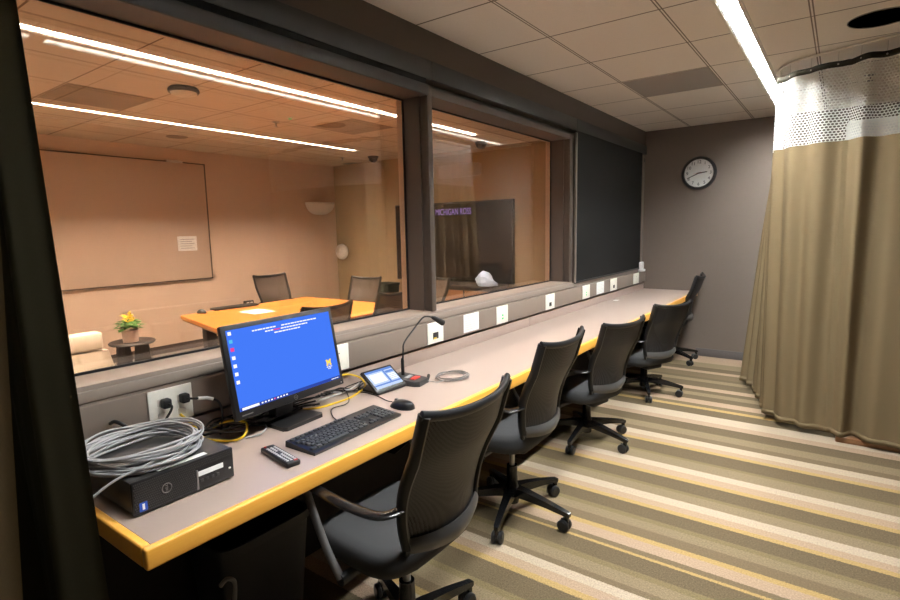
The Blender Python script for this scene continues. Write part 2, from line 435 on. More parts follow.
# ------------------------------------------------------------------ the setting
struct('floor', M['carpet'], ((-1.98, RY0, -.05), (RXW, EY, 0)), label='carpet striped in cream, pink, olive and yellow across the room', cat='floor')
struct('floor.001', M['carpet2'], ((FXW, FY0, -.05), (-1.98, FEY, 0)), label='grey carpet of the conference room', cat='floor')
def ceiling(name, m, x0, x1, y0, y1, slots, label):
    # slots sorted in x: (sx0, sx1, sy0, sy1)
    bx = []; x = x0
    for a, b, c, d in slots:
        bx.append(((x, y0, ZC), (a, y1, ZC + .03)))
        if c > 1.15: bx.append(((a, y0, ZC), (b, .66, ZC + .03))); bx.append(((a, 1.13, ZC), (b, c, ZC + .03)))
        elif c > y0: bx.append(((a, y0, ZC), (b, c, ZC + .03)))
        if d < y1: bx.append(((a, d, ZC), (b, y1, ZC + .03)))
        x = b
    bx.append(((x, y0, ZC), (x1, y1, ZC + .03)))
    struct(name, m, *bx, label=label, cat='ceiling')
ceiling('ceiling', M['ceil'], WX, RXW, RY0, EY, [(LX0, LX1, LY0, LY1)], 'white tiled ceiling above the counter and curtain')
CA = (-3.50, -3.405, .4, 5.25); CB = (-5.33, -5.262, .4, 5.17)
ceiling('ceiling.001', M['ceil2'], FXW, CX, FY0, FEY, [CB, CA], 'tiled ceiling of the conference room seen through the glass')
struct('wall_end', M['wall'], ((-2.1, EY, 0), (RXW, EY + .1, ZC + .1)), label='grey brown end wall with the clock', cat='wall')
struct('wall_right', M['wall'], ((RXW, RY0, 0), (RXW + .1, EY, ZC + .1)), label='grey brown wall at the right', cat='wall')
struct('wall_rear', M['bulkhead'], ((-2.1, RY0 - .1, 0), (RXW, RY0, ZC + .1)), label='grey brown wall behind the camera', cat='wall')
struct('wall_window', M['frame'],
       ((GX, RY0, .70), (WX, EY, .95)),         ((GX, RY0, .95), (WX, W1[0], ZH)), ((GX, W2[1] + .1, .95), (WX, EY, ZH)),
       label='grey brown wall under and over the observation windows', cat='wall')
struct('wall_conference_front', M['confwall'], ((CX, FY0, 0), (GX, FEY, ZS - .004)), ((CX, FY0, ZH), (GX, FEY, ZC + .1)),
       ((CX, FY0, ZS - .004), (GX, W1[0], ZH)), ((CX, W1[1], ZS - .004), (GX, W2[0], ZH)), ((CX, W2[1], ZS - .004), (GX, FEY, ZH)),
       label='tan conference room side of the window wall', cat='wall')
struct('wall_conference_far', M['confwall'], ((FXW - .1, FY0, 0), (FXW, FEY, ZC + .1)), label='tan far wall of the conference room with the board', cat='wall')
struct('wall_conference_end', M['confend'], ((FXW, FEY, 0), (CX, FEY + .1, ZC + .1)), label='tan end wall of the conference room behind the television', cat='wall')
struct('wall_conference_near', M['confwall'], ((FXW, FY0 - .1, 0), (CX, FY0, ZC + .1)), label='tan near wall of the conference room', cat='wall')
struct('baseboard_end', M['basebd'], ((-1.26, EY - .012, 0), (RXW, EY, .09), .004), label='dark vinyl base along the end wall', cat='baseboard')
struct('baseboard_conference_far', M['conftrim'], ((FXW, FY0, 0), (FXW + .012, FEY, .10), .004), label='dark base along the far conference wall', cat='baseboard')
struct('baseboard_conference_end', M['conftrim'], ((FXW, FEY - .012, 0), (CX, FEY, .10), .004), label='dark base along the conference end wall', cat='baseboard')
struct('wall_window_upper', M['bulkhead'], ((GX, RY0, 2.28), (WX, EY, ZC + .1)), label='bulkhead with shade put into its colour, over the windows under the ceiling', cat='wall')
struct('trim_4', M['post'], ((GX, RY0, ZH), (WX, EY, 2.236)), ((GX, RY0, 2.236), (WX - .05, EY, 2.28)), label='head frame with shade put into its colour, over the observation windows', cat='trim')
struct('wall_window_lower', M['underwall'], ((GX, RY0, 0), (WX, EY, .70)), label='wall under the counter with shade put into its colour', cat='wall')
# sill, lip and posts of the window frames
struct('trim_1', M['sill'], ((GX, W1[0], .95), (WX - .006, W2[1] + .1, ZS), .004), ((WX - .006, W1[0], .948), (WX + .006, W2[1] + .1, .984), .004), ((WX - .006, W2[1] + .09, .948), (WX + .006, EY, .984), .004),
       label='window sill running above the outlet strip', cat='trim')
struct('trim_2', M['post'], ((GX, W1[1], ZS), (WX - .055, W2[0], ZH)), ((WX - .055, W1[1] + .012, ZS), (WX - .012, W2[0] - .006, ZH)), ((WX - .012, W1[1], ZS), (WX + .006, W2[0], ZH + .036), .003),
       label='post between the large window and the small window', cat='trim')
struct('trim_3', M['post'], ((GX, W2[1], ZS), (WX - .055, W2[1] + .1, ZH)), ((WX - .055, W2[1] + .012, ZS), (WX - .012, W2[1] + .08, ZH)), ((WX - .012, W2[1], ZS), (WX + .006, W2[1] + .066, ZH + .036), .003),
       label='post between the small window and the dark shade', cat='trim')
def window(n, y0, y1, label):
    t = MB().box((GX - .005, y0 + .004, ZS + .004), (GX + .005, y1 - .004, ZH - .004)).build('window_%d' % n, M['glass'], smooth=False)
    tag(t, label, 'window', kind='structure')
    g = MB(); w = .009
    for a, b in (((y0, ZS), (y1, ZS + w)), ((y0, ZH - w), (y1, ZH)), ((y0, ZS), (y0 + w, ZH)), ((y1 - w, ZS), (y1, ZH))):
        g.box((GX + .005, a[0], a[1]), (GX + .013, b[0], b[1]))
    g.build('gasket', M['gasket'], t)
window(1, W1[0], W1[1], 'large left observation window looking into the conference room')
window(2, W2[0], W2[1], 'small observation window in front of the television')
# outlet strip (apron) and backsplash
t = MB().box((WX, .2, .822), (-1.84, EY, .946), .004).build('outlet_raceway', M['frame']); tag(t, 'long grey brown outlet strip along the wall under the window sill', 'raceway')
# valance over the windows, the lifted shade and the closed shade
t = MB().box((WX, .0, 2.28), (-1.862, 2.42, 2.378), .003).box((WX, 2.423, 2.28), (-1.862, 4.42, 2.378), .003).box((WX, 4.423, 2.28), (-1.862, EY, 2.378), .003).build('shade_valance', M['valance'])
tag(t, 'long dark blue grey shade valance above all the windows', 'valance')
t = thing('window_shade', 'rolled up dark shade with its bar over the large window', 'shade', (-1.862, W1[0], 2.19), group=None)
MB().box((-.010, 0, 0), (.008, W1[1] - W1[0] - .01, .058), .006).build('hem_bar', M['valance'], t)
MB().box((-.006, .01, .058), (-.003, W1[1] - W1[0] - .02, .1)).build('shade_cloth', M['shade'], t)
t = thing('window_shade', 'black shade pulled down over the far window near the end wall', 'shade', (-1.868, 4.40, 0))
MB().box((0, 0, .99), (.004, 1.88, 2.30)).build('shade_cloth', M['shade'], t)
MB().box((-.004, .005, .978), (.009, 1.875, .994), .003).build('hem_bar', M['dkgrey'], t)
for yy in (-.012, 1.88):
    MB().box((-.004, yy, .985), (.014, yy + .028, 2.262), .003).build('side_channel', M['alu'] if yy < 0 else M['frame'], t)

# ------------------------------------------------------------------ ceiling lights, grilles and fittings
def strip_light(slot, m, label, dep=.048, pitch=.14):
    x0, x1, y0, y1 = slot
    t = thing('ceiling_light', label, 'ceiling light', ((x0 + x1) / 2, (y0 + y1) / 2, ZC), group='recessed strip lights')
    hw, hl = (x1 - x0) / 2, (y1 - y0) / 2
    MB().box((-hw, -hl, 0), (-hw + .004, hl, dep + .02)).box((hw - .004, -hl, 0), (hw, hl, dep + .02)).box((-hw, -hl, 0), (hw, -hl + .004, dep + .02)).box((-hw, hl - .004, 0), (hw, hl, dep + .02)).box((-hw, -hl, dep + .016), (hw, hl, dep + .02)).build('housing', M['offwhite'], t)
    b = MB(); q = -hl + .06
    while q < hl - .03:
        b.box((-hw + .004, q - .0012, .002), (hw - .004, q + .0012, dep - .004)); q += pitch
    for s1 in (-1, 1): b.box((s1 * (hw - .0055) - .0015, -hl + .006, .002), (s1 * (hw - .0055) + .0015, hl - .006, .006))
    b.build('louver', M['louver'], t, smooth=False)
    MB().box((-hw + .005, -hl + .005, dep), (hw - .005, hl - .005, dep + .008)).build('diffuser', m, t)
    MB().box((-hw - .016, -hl - .01, -.004), (-hw, hl + .01, .002)).box((hw, -hl - .01, -.004), (hw + .016, hl + .01, .002)).box((-hw, -hl - .012, -.004), (hw, -hl, .002)).box((-hw, hl, -.004), (hw, hl + .012, .002)).build('trim_ring', M['offwhite'], t)
strip_light((LX0, LX1, LY0, LY1), M['litstrip'], 'long white recessed strip light in the ceiling beside the curtain', .042)
strip_light((LX0, LX1, .66, 1.13), M['litstrip'], 'added short strip light, out of view in the ceiling by the left curtain', .042)  # unseen light added to brighten the near end of the counter
strip_light(CA, M['litstrip2'], 'warm strip light in the conference ceiling nearer the window', .06, .075)
strip_light(CB, M['litstrip2'], 'warm strip light in the conference ceiling nearer the far wall', .032, .075)
def panel(x0, x1, y0, y1, m, label):
    t = MB().box((x0 + .012, y0 + .012, ZC - .004), (x1 - .012, y1 - .012, ZC), .001).build('ceiling_vent', m); tag(t, label, 'vent')
panel(-1.41, -.80, 4.15, 4.76, M['grille'], 'grey perforated return vent in the ceiling over the far counter')
panel(-5.06, -4.45, 1.585, 2.195, M['grille2'], 'grey vent panel in the conference ceiling by the round dome')
panel(-4.45, -3.84, 3.72, 4.33, M['grille2'], 'grey vent panel in the conference ceiling toward the television')
t = thing('downlight', 'round black recessed downlight in the ceiling above the curtain', 'downlight', (.105, 3.80, ZC))
MB().lathe([(.150, -.002), (.147, -.005), (.143, -.002), (.143, -.001), (.150, -.001)], 40).build('rim', M['grey'], t)
MB().lathe([(.144, -.001), (.144, -.002), (.0, -.002)], 40).build('recess_shade', M['blackslot'], t)  # flat black disc standing in for the shade inside the downlight
def sprinkler(x, y, label, s=1.):
    t = thing('sprinkler', label, 'sprinkler', (x, y, ZC), group='ceiling sprinklers')
    MB().lathe([(.036 * s, 0), (.036 * s, -.004), (.02 * s, -.012), (.008 * s, -.012), (.008 * s, -.045), (.0, -.045)], 16).build('body', M['chrome'], t)
    MB().lathe([(.022 * s, -.045), (.022 * s, -.048), (0, -.048)], 12).build('deflector', M['chrome'], t)
sprinkler(.10, 5.15, 'sprinkler in the ceiling seen through the white curtain net')
sprinkler(-4.50, 3.35, 'sprinkler in the conference ceiling between the strip lights')
sprinkler(-5.90, 5.50, 'sprinkler in the far corner of the conference ceiling')
t = thing('ceiling_dome', 'round dome fitting with a dark rim on the conference ceiling', 'ceiling dome', (-3.98, 2.17, ZC))
MB().lathe([(.095, 0), (.107, -.015), (.106, -.033), (.092, -.036), (.092, -.02)], 36).build('rim', M['blackm'], t)
MB().lathe([(.094, -.03), (.085, -.045), (.05, -.058), (0, -.062)], 32).build('lens', M['loungefab'], t)
def domecam(x, y, label):
    t = thing('dome_camera', label, 'dome camera', (x, y, ZC), group='dome cameras')
    MB().lathe([(.075, 0), (.078, -.02), (.07, -.03), (.0, -.03)], 28).build('base', M['dkgrey'], t)
    MB().lathe([(.062, -.03), (.058, -.055), (.035, -.08), (0, -.088)], 28).build('dome', M['blackg'], t)
domecam(-5.50, 5.72, 'black dome camera on the conference ceiling seen in the large window')
domecam(-3.68, 5.75, 'black dome camera on the conference ceiling seen in the small window')
t = thing('ceiling_speaker', 'flat round speaker in the conference ceiling near the far light', 'speaker', (-4.17, 3.93, ZC))
MB().lathe([(.15, 0), (.148, -.005), (.0, -.005)], 32).build('grille', M['grille2'], t)
t = thing('ceiling_speaker', 'flat round speaker in the conference ceiling above the board', 'speaker', (-5.95, 3.13, ZC))
MB().lathe([(.11, 0), (.108, -.005), (.0, -.005)], 32).build('grille', M['grille2'], t)
t = MB().box((-6.45, 5.98, ZC - .004), (-6.2, 6.1, ZC), .001).build('ceiling_vent', M['dkgrey']); tag(t, 'small dark vent in the corner of the conference ceiling', 'vent')
t = thing('smoke_detector', 'ceiling sensor with a small green light in the conference room', 'sensor', (-4.22, 3.30, ZC))
MB().lathe([(.03, 0), (.03, -.012), (.0, -.016)], 20).build('body', M['offwhite'], t)
MB().lathe([(.014, -.016), (.013, -.022), (0, -.024)], 12).build('indicator', M['green'], t)

# ------------------------------------------------------------------ counter
t = thing('counter', 'long taupe counter with a honey wood front edge under the windows', 'counter', (0, 0, 0))
NX, NY = -1.262, .508
MB().box((WX, NY + .022, .70), (NX - .022, EY, .735), 0).build('worktop', M['laminate'], t)
MB().box((NX - .023, NY, .682), (NX, EY, .7365), .006, 3).build('front_edge', M['oak'], t)
MB().box((WX, NY, .682), (NX - .023, NY + .023, .7365), .006, 3).build('end_edge', M['oak'], t)
MB().box((WX, NY + .022, .735), (WX + .022, 3.55, .805), .002).box((WX, 3.553, .735), (WX + .022, EY, .805), .002).build('backsplash', M['laminate'], t)
for yy in (1.98, 3.05, 4.12, 5.19):
    MB().prism([(0, .68), (.42, .68), (.42, .64), (.05, .30), (0, .30)], yy, yy + .03, TR(WX, 0, 0) @ Matrix(((1, 0, 0, 0), (0, 0, 1, 0), (0, 1, 0, 0), (0, 0, 0, 1)))).build('bracket', M['blackm'], t, smooth=False)

# ------------------------------------------------------------------ outlet plates on the strip
AX = -1.84
def plate(y0, y1, label, kind='ports', z0=.826, z1=.947, m='cream'):
    w = y1 - y0; h = z1 - z0
    t = thing('wall_plate', label, 'outlet plate', (AX, (y0 + y1) / 2, z0), group='cream outlet plates')
    MB().box((0, -w / 2, 0), (.007, w / 2, h), .003).build('cover', M[m], t)
    if kind == 'port':
        MB().box((.0065, -.028, .025), (.009, .022, .062), .001).build('port', M['blackm'], t)
        MB().box((.009, -.024, .026), (.0095, .004, .034)).build('jack', M['yellowp'], t)
        for k in (-1, 1): MB().box((.0065, k * .022 - .008, .085), (.0085, k * .022 + .008, .1), .001).build('socket', M['paper'], t)
    elif kind == 'smallport':
        MB().box((.0065, -.02, .025), (.009, .02, .055), .001).build('port', M['blackm'], t)
        for k in (-1, 1): MB().box((.0065, k * .022 - .008, .082), (.0085, k * .022 + .008, .1), .001).build('socket', M['paper'], t)
    elif kind == 'led':
        for zz in (.028, .05): MB().box((.0065, -.008, zz), (.0085, .008, zz + .011), .001).build('indicator', M['green'], t)
        for k in (-1, 1): MB().box((.0065, k * .022 - .008, .085), (.0085, k * .022 + .008, .1), .001).build('socket', M['paper'], t)
    elif kind == 'double':
        for k in (-1, 1):
            for zz in (.03, .078):
                s = MB().box((.0065, k * .034 - .013, zz - .012), (.0085, k * .034 + .013, zz + .012), .002).build('socket', M['offwhite'], t)
    elif kind == 'blank':
        for zz in (.03, .082): MB().lathe([(.003, 0), (.003, .0012), (0, .0016)], 10, mtx=TR(.007, 0, zz) @ RY(pi / 2)).build('screw', M['grey'], t)
    return t
plate(.792, .942, 'cream outlet plate with black plugs behind the coiled cable', 'double', .822, .945)
plate(1.575, 1.695, 'cream outlet plate half hidden behind the blue monitor', 'blank', .828, .95)
plate(2.292, 2.437, 'cream outlet plate with a black port behind the microphone', 'port')
plate(3.036, 3.185, 'cream outlet plate with two small green lights', 'led')
plate(3.775, 3.935, 'cream outlet plate with a black port under the small window', 'smallport')
plate(4.515, 4.685, 'cream outlet plate just past the post beside a white notice', 'led')
plate(5.235, 5.42, 'cream outlet plate with a black port under the dark shade', 'smallport')
plate(5.97, 6.16, 'last cream outlet plate by the end wall', 'blank')
def notice(y0, y1, label):
    t = thing('paper_notice', label, 'notice', (AX, (y0 + y1) / 2, .832), group='paper notices on the strip'); w = y1 - y0
    MB().box((0, -w / 2, 0), (.0015, w / 2, .114)).build('sheet', M['paper'], t)
    b = MB()
    for k in range(7): b.box((.0014, -w / 2 + .015, .016 + k * .0135), (.0018, w / 2 - .015 - (.03 if k % 3 == 0 else 0), .0185 + k * .0135))
    b.build('print', M['cable_lgrey'], t)
notice(2.652, 2.822, 'white printed notice on the strip between the microphone and the green lights')
notice(4.868, 5.06, 'white printed notice on the strip under the dark shade')
t = thing('white_device', 'small white rounded device on the ledge in the far corner', 'device', (-1.845, 6.30, .946))
MB().box((-.028, -.06, 0), (.028, .06, .03), .012, 3).build('foot', M['white'], t)
MB().box((-.022, -.055, .025), (.018, .035, .115), .016, 3).build('body', M['white'], t)
t = MB().box((-1.80, 5.21, .735), (-1.76, 5.29, .738), .001).build('paper_scrap', M['paper']); tag(t, 'tiny white paper scrap lying on the far counter', 'paper')

# ------------------------------------------------------------------ office chairs
ZB = .478
def make_chair(name, label, mesh_m, group):
    t = thing(name, label, 'chair', group=group)
    # star base
    for k in range(5):
        leg = MB().loft([[Vector((x, w * s1, z + hh * s2)) for s1, s2 in ((-1, -1), (1, -1), (1, 1), (-1, 1))] for x, w, z, hh in ((.0, .026, .125, .026), (.08, .022, .122, .022), (.20, .017, .108, .016), (.315, .013, .088, .011), (.325, .010, .086, .008))]).box((.298, -.009, .05), (.318, .009, .095), .003).build('base_leg', M['blackg'], t, rot=(0, 0, radians(72 * k)))
        c = MB()
        for s1 in (-1, 1): c.lathe([(.0, -.011), (.024, -.011), (.03, -.006), (.03, .006), (.024, .011), (0, .011)], 18, mtx=TR(.295, s1 * .0155, .0305) @ RX(pi / 2))
        c.box((.278, -.005, .025), (.318, .005, .062), .004)
        c.build('caster', M['black'], leg)
    MB().lathe([(.034, .06), (.036, .07), (.036, .15), (.03, .16), (.027, .26), (.0, .26)], 24).build('hub', M['blackg'], t)
    up = []
    up.append(MB().lathe([(.014, .18), (.014, ZB - .09), (0, ZB - .09)], 16).build('gas_column', M['chrome'], t))
    up.append(MB().box((-.12, -.09, ZB - .10), (.10, .09, ZB - .055), .015, 3).build('tilt_mechanism', M['blackm'], t))
    # seat cushion: rounded plan, waterfall front
    prof = []
    for z, sc, sh in ((ZB - .055, .86, 0), (ZB - .05, .95, 0), (ZB - .02, 1., 0), (ZB + .008, .985, 0), (ZB + .022, .93, 0), (ZB + .028, .80, 0)):
        ring = []
        for k in range(40):
            a = 2 * pi * k / 40; e = .52
            cx = (abs(cos(a)) ** e) * (1 if cos(a) >= 0 else -1); cy = (abs(sin(a)) ** e) * (1 if sin(a) >= 0 else -1)
            x = .040 + cx * .212 * sc; y = cy * (.245 - .012 * cx) * sc
            ring.append(Vector((x, y, z - (.022 * max(0, (x - .12) / .12) ** 2 if x > .12 else 0))))
        prof.append(ring)
    up.append(MB().loft(prof).build('seat', M['seat'], t, angle=60))
    # backrest surface
    z0, z1 = .525, .952
    def B(u, v):
        z = z0 + (z1 - z0) * v
        w = .182 + .046 * sin(min(1, v * 1.2) * pi / 2)
        x = -.205 + .022 * sin(pi * min(1, v / .7)) - .118 * max(0, v) ** 1.2 + .048 * u * u
        z += .020 * abs(u) ** 3 * (v ** 3) - (1 - v) ** 6 * .02 * (1 - u * u)
        return Vector((x, u * w, z))
    grid = [[B(-.93 + 1.86 * j / 16, .03 + .94 * i / 18) for j in range(17)] for i in range(19)]
    fr = MB()
    for s1 in (-1, 1):
        fr.tube([B(s1 * .965, k / 22) for k in range(23)], 0, 10, flat=(.012, .020))
        fr.tube([B(s1 * .965, .02), B(s1 * .92, .0) + Vector((.015, 0, -.012)), Vector((-.13, s1 * .13, ZB - .03)), Vector((-.08, s1 * .07, ZB - .065))], .012, 8)
    fr.tube([B(-1.0 + 2.0 * k / 24, 1.0) for k in range(25)], 0, 10, flat=(.011, .015))
    f = fr.build('back_frame', M['black'], t); up.append(f)
    MB().slab(grid, .004).build('mesh_panel', mesh_m, f)
    MB().slab([[B(-.97 + 1.94 * j / 20, -.02 + .10 * i / 5) + Vector((-.007 - .012 * sin(pi * i / 5), 0, 0)) for j in range(21)] for i in range(6)], .006).build('lower_band', M['band2'], f)
    for s1 in (-1, 1):
        pad = smooth_path([B(s1 * .97, .32) + Vector((-.004, 0, 0)), (-.13, s1 * .255, .654), (-.02, s1 * .268, .656), (.09, s1 * .266, .664), (.20, s1 * .25, .666), (.235, s1 * .24, .660)], 5)
        a = MB().tube(pad, 0, 12, flat=(.021, .0085)).build('armrest', M['blackg'], t); up.append(a)
        MB().tube(smooth_path([(.19, s1 * .256, .660), (.165, s1 * .262, .61), (.09, s1 * .27, .49), (.03, s1 * .268, .405)], 5), .0125, 12).build('arm_tube', M['tube'], a)
        MB().tube([(.03, s1 * .272, .402), (.025, s1 * .20, .402), (.02, s1 * .08, .405)], [.02, .017, .015], 12).build('arm_bracket', M['black'], a)
    return t
def set_chair(c, x, y, face, lift, base, label, group=None):
    # face: heading of the seat front in degrees; lift of the seat; heading of the first base leg in degrees
    c.location = (x, y, 0); c.rotation_euler = (0, 0, radians(face))
    k = 0
    for ch in c.children:
        n = ch.name.split('.')[0]
        if n == 'base_leg': ch.rotation_euler = (0, 0, radians(base - face + 72 * k)); k += 1
        elif n != 'hub': ch.location = (0, 0, lift)
    tag(c, label, None, group)
G1 = 'office chairs along the counter'
ch0 = make_chair('office_chair', '-', M['mesh'], G1)
spots = [(-1.150, 1.285, 180, .0, 80, 'black mesh office chair in the foreground, pushed up in front of the keyboard'),
         (-1.300, 2.290, 180, -.01, -2, 'second black office chair from the foreground, just past the microphone and cable coil'),
         (-1.350, 3.420, 166, -.10, -16, 'black office chair with a low seat, third from the foreground'),
         (-1.340, 4.720, 156, -.14, 6, 'black office chair turned slightly outward, second from the end wall'),
         (-1.455, 6.05, 184, -.025, -32, 'black office chair beside the end wall at the far end of the counter')]
for i, (x, y, fc, lf, bs, lb) in enumerate(spots):
    c = ch0 if i == 0 else copy_tree(ch0)
    set_chair(c, x, y, fc, lf, bs, lb, G1)
G2 = 'mesh chairs around the conference table'
cc0 = make_chair('conference_chair', '-', M['mesh2'], G2)
cs = [(-5.33, 3.95, 0, .0, 10, 'mesh conference chair on the far side of the table against the wall'),
      (-4.62, 4.36, -84, -.05, 30, 'mesh conference chair at the television end of the table'),
      (-3.30, 3.37, 180, -.01, 50, 'mesh conference chair near the glass, beside the window post'),
      (-3.17, 2.50, 180, -.01, 20, 'mesh conference chair near the glass, mostly behind the blue monitor'),
      (-3.66, 4.40, -110, -.02, 0, 'mesh conference chair in the corner of the large window behind another chair')]
for i, (x, y, fc, lf, bs, lb) in enumerate(cs):
    c = cc0 if i == 0 else copy_tree(cc0)
    set_chair(c, x, y, fc, lf, bs, lb, G2)

# ------------------------------------------------------------------ curtains
def curtain(name, top, bot, amp, wl, z_hem, label, seed=1, cloth='tan', net=True, z_tan=1.98, z_top=2.432, dips=()):
    random.seed(seed)
    A = smooth_path(top, 14); Bt = smooth_path(bot, 14)
    n = 260
    def res(P):
        L = [0.]
        for a, b in zip(P, P[1:]): L.append(L[-1] + (b - a).length)
        out = []; k = 0
        for i in range(n + 1):
            s = L[-1] * i / n
            while k < len(L) - 2 and L[k + 1] < s: k += 1
            f = (s - L[k]) / max(1e-9, L[k + 1] - L[k]); out.append(P[k].lerp(P[k + 1], f))
        return out, L[-1]
    A, LA = res(A); Bt, LB = res(Bt)
    ph = [0.]; am = []
    for i in range(n + 1):
        s = LA * i / n
        am.append(amp(s)); ph.append(ph[-1] + 2 * pi * (LA / n) / wl(s))
    def pt(i, z):
        t = (z_top - z) / (z_top - z_hem)
        p = A[i].lerp(Bt[i], t ** 1.0)
        q0 = A[max(0, i - 1)].lerp(Bt[max(0, i - 1)], t); q1 = A[min(n, i + 1)].lerp(Bt[min(n, i + 1)], t)
        d = (q1 - q0); d.z = 0; d.normalize()
        nn = Vector((d.y, -d.x, 0))
        w = sin(ph[i]) + .35 * sin(ph[i] * 1.7 + 1.3 + .4 * t)
        k = am[i] * (.55 + .45 * min(1, t * 2.2))
        dy = sum(dd * math.exp(-((p.x - dx) / dw) ** 2) for dx, dd, dw in dips) if p.y < 4.5 else 0
        return Vector((p.x, p.y + dy * (.4 + .6 * min(1, t * 1.6)), 0)) + nn * (w * k) + Vector((0, 0, z))
    arc = [0.]
    for i in range(n): arc.append(arc[-1] + (pt(i + 1, 1.9) - pt(i, 1.9)).length)
    t = thing(name, label, 'curtain', (A[n // 2].x, A[n // 2].y, 0), group='cubicle curtains')
    off = Vector(t.location)
    def sheet(nm, za, zb, rows, m, dx=0.):
        g = [[pt(i, za + (zb - za) * r / rows) - off for i in range(n + 1)] for r in range(rows + 1)]
        uv = [[(arc[i], za + (zb - za) * r / rows) for i in range(n + 1)] for r in range(rows + 1)]
        return MB().sheet(g, uv).build(nm, m, t, angle=180)
    sheet('cloth', z_hem, z_tan, 22, M[cloth])
    hem = sheet('hem', z_hem - .0, z_hem + .035, 1, M[cloth])
    sh = hem.modifiers.new('hem', 'SOLIDIFY'); sh.thickness = .006; sh.offset = 0
    if net:
        sheet('net', z_tan, z_top, 5, M['net'])
        hb = sheet('heading', z_top, z_top + .036, 1, M['band'])
        sh = hb.modifiers.new('tape', 'SOLIDIFY'); sh.thickness = .003; sh.offset = 0
        s = .05
        while s < arc[-1] - .02:
            i = min(range(n + 1), key=lambda q: abs(arc[q] - s)); p = pt(i, z_top + .018) - off
            b = MB().lathe([(0, -.006), (.0055, -.003), (.0055, .003), (0, .006)], 8, c=p).tube([p, p + Vector((0, 0, .078))], .0012, 5)
            b.build('hook', M['alu'], t); s += .165
    return t, A
tr_path = [(2.6, 4.20), (1.6, 4.17), (.9, 4.15), (.45, 4.15), (.20, 4.175), (-.03, 4.255), (-.24, 4.34), (-.36, 4.44), (-.415, 4.56), (-.43, 4.75), (-.435, 5.1), (-.44, 5.50), (-.44, EY - .02)]
t = thing('curtain_track', 'pale curved curtain track on the ceiling over the tan curtain', 'curtain track', (.20, 4.175, ZC))
MB().tube([Vector((x - .20, y - 4.175, -.009)) for x, y in [(p.x, p.y) for p in smooth_path([(a, b, 0) for a, b in tr_path if a < 1.74], 10)]], 0, 8, flat=(.014, .009)).build('rail', M['offwhite'], t)
topP = [(1.70, 4.18, 0), (1.2, 4.16, 0), (.9, 4.15, 0), (.45, 4.15, 0), (.20, 4.175, 0), (-.03, 4.255, 0), (-.24, 4.34, 0), (-.36, 4.44, 0), (-.415, 4.56, 0), (-.43, 4.75, 0), (-.435, 5.1, 0), (-.44, 5.50, 0)]
botP = [(1.70, 4.20, 0), (1.2, 4.18, 0), (.9, 4.17, 0), (.45, 4.19, 0), (.22, 4.22, 0), (.0, 4.28, 0), (-.22, 4.38, 0), (-.33, 4.47, 0), (-.39, 4.62, 0), (-.44, 4.86, 0), (-.53, 5.20, 0), (-.66, 5.47, 0)]
def ampR(s): return .050 if s < 1.75 else .020 if s < 2.1 else .030
def wlR(s): return .42 if s < 1.75 else .20 if s < 2.1 else .135
curtain('cubicle_curtain', topP, botP, ampR, wlR, .045, 'olive tan curtain with a white net top hanging at the right', 3, dips=((.155, .17, .055), (-.06, .05, .05)))
LP = [(-1.60, .47, 0), (-1.66, .415, 0), (-1.70, .44, 0), (-1.80, .40, 0), (-1.72, .34, 0), (-1.55, .30, 0), (-1.40, .235, 0), (-1.30, .10, 0), (-1.26, -.10, 0), (-1.24, -.35, 0)]
LB = [(-1.30, .455, 0), (-1.44, .40, 0), (-1.62, .43, 0), (-1.76, .39, 0), (-1.70, .32, 0), (-1.56, .27, 0), (-1.42, .20, 0), (-1.31, .07, 0), (-1.26, -.10, 0), (-1.24, -.35, 0)]
curtain('cubicle_curtain', LP[:7], LB[:7], lambda s: .012, lambda s: .13, .03, 'curtain with shade put into its cloth colour at the left edge beside the computer', 5, 'dark', z_tan=2.2)
NP = [(-1.20, .350, 0), (-1.24, .24, 0), (-1.20, .10, 0), (-1.22, -.05, 0), (-1.2, -.35, 0)]
NB = [(-1.20, .225, 0), (-1.24, .13, 0), (-1.20, .02, 0), (-1.22, -.10, 0), (-1.2, -.35, 0)]
curtain('cubicle_curtain', NP, NB, lambda s: .010, lambda s: .14, .03, 'narrow strip of lit olive curtain at the very left edge of the photo', 6, z_tan=2.2)
t = thing('curtain_track', 'curtain track on the ceiling over the left curtains', 'curtain track', (-1.4, .3, ZC))
MB().tube([p - Vector((-1.4, .3, .009)) for p in smooth_path(LP, 8)], 0, 8, flat=(.014, .009)).build('rail', M['offwhite'], t)
# things partly seen behind the right curtain
t = thing('wall_light', 'white plastic wall light seen through the curtain net', 'wall light', (.32, EY, 2.21))
MB().box((-.34, -.14, 0), (.34, -.01, .185), .035, 4).build('cover', M['white'], t)
MB().box((-.32, -.012, .02), (.32, 0, .165), .002).build('back_plate', M['offwhite'], t)
t = thing('wooden_platform', 'low brown wooden platform showing under the tan curtain hem', 'platform', (.55, 4.62, 0))
MB().box((-.50, -.33, .0), (.6, .30, .038), .006).build('deck', M['boxwood'], t)
MB().box((-.40, -.06, .038), (.5, .25, .11), .006).build('upper_step', M['boxwood'], t)

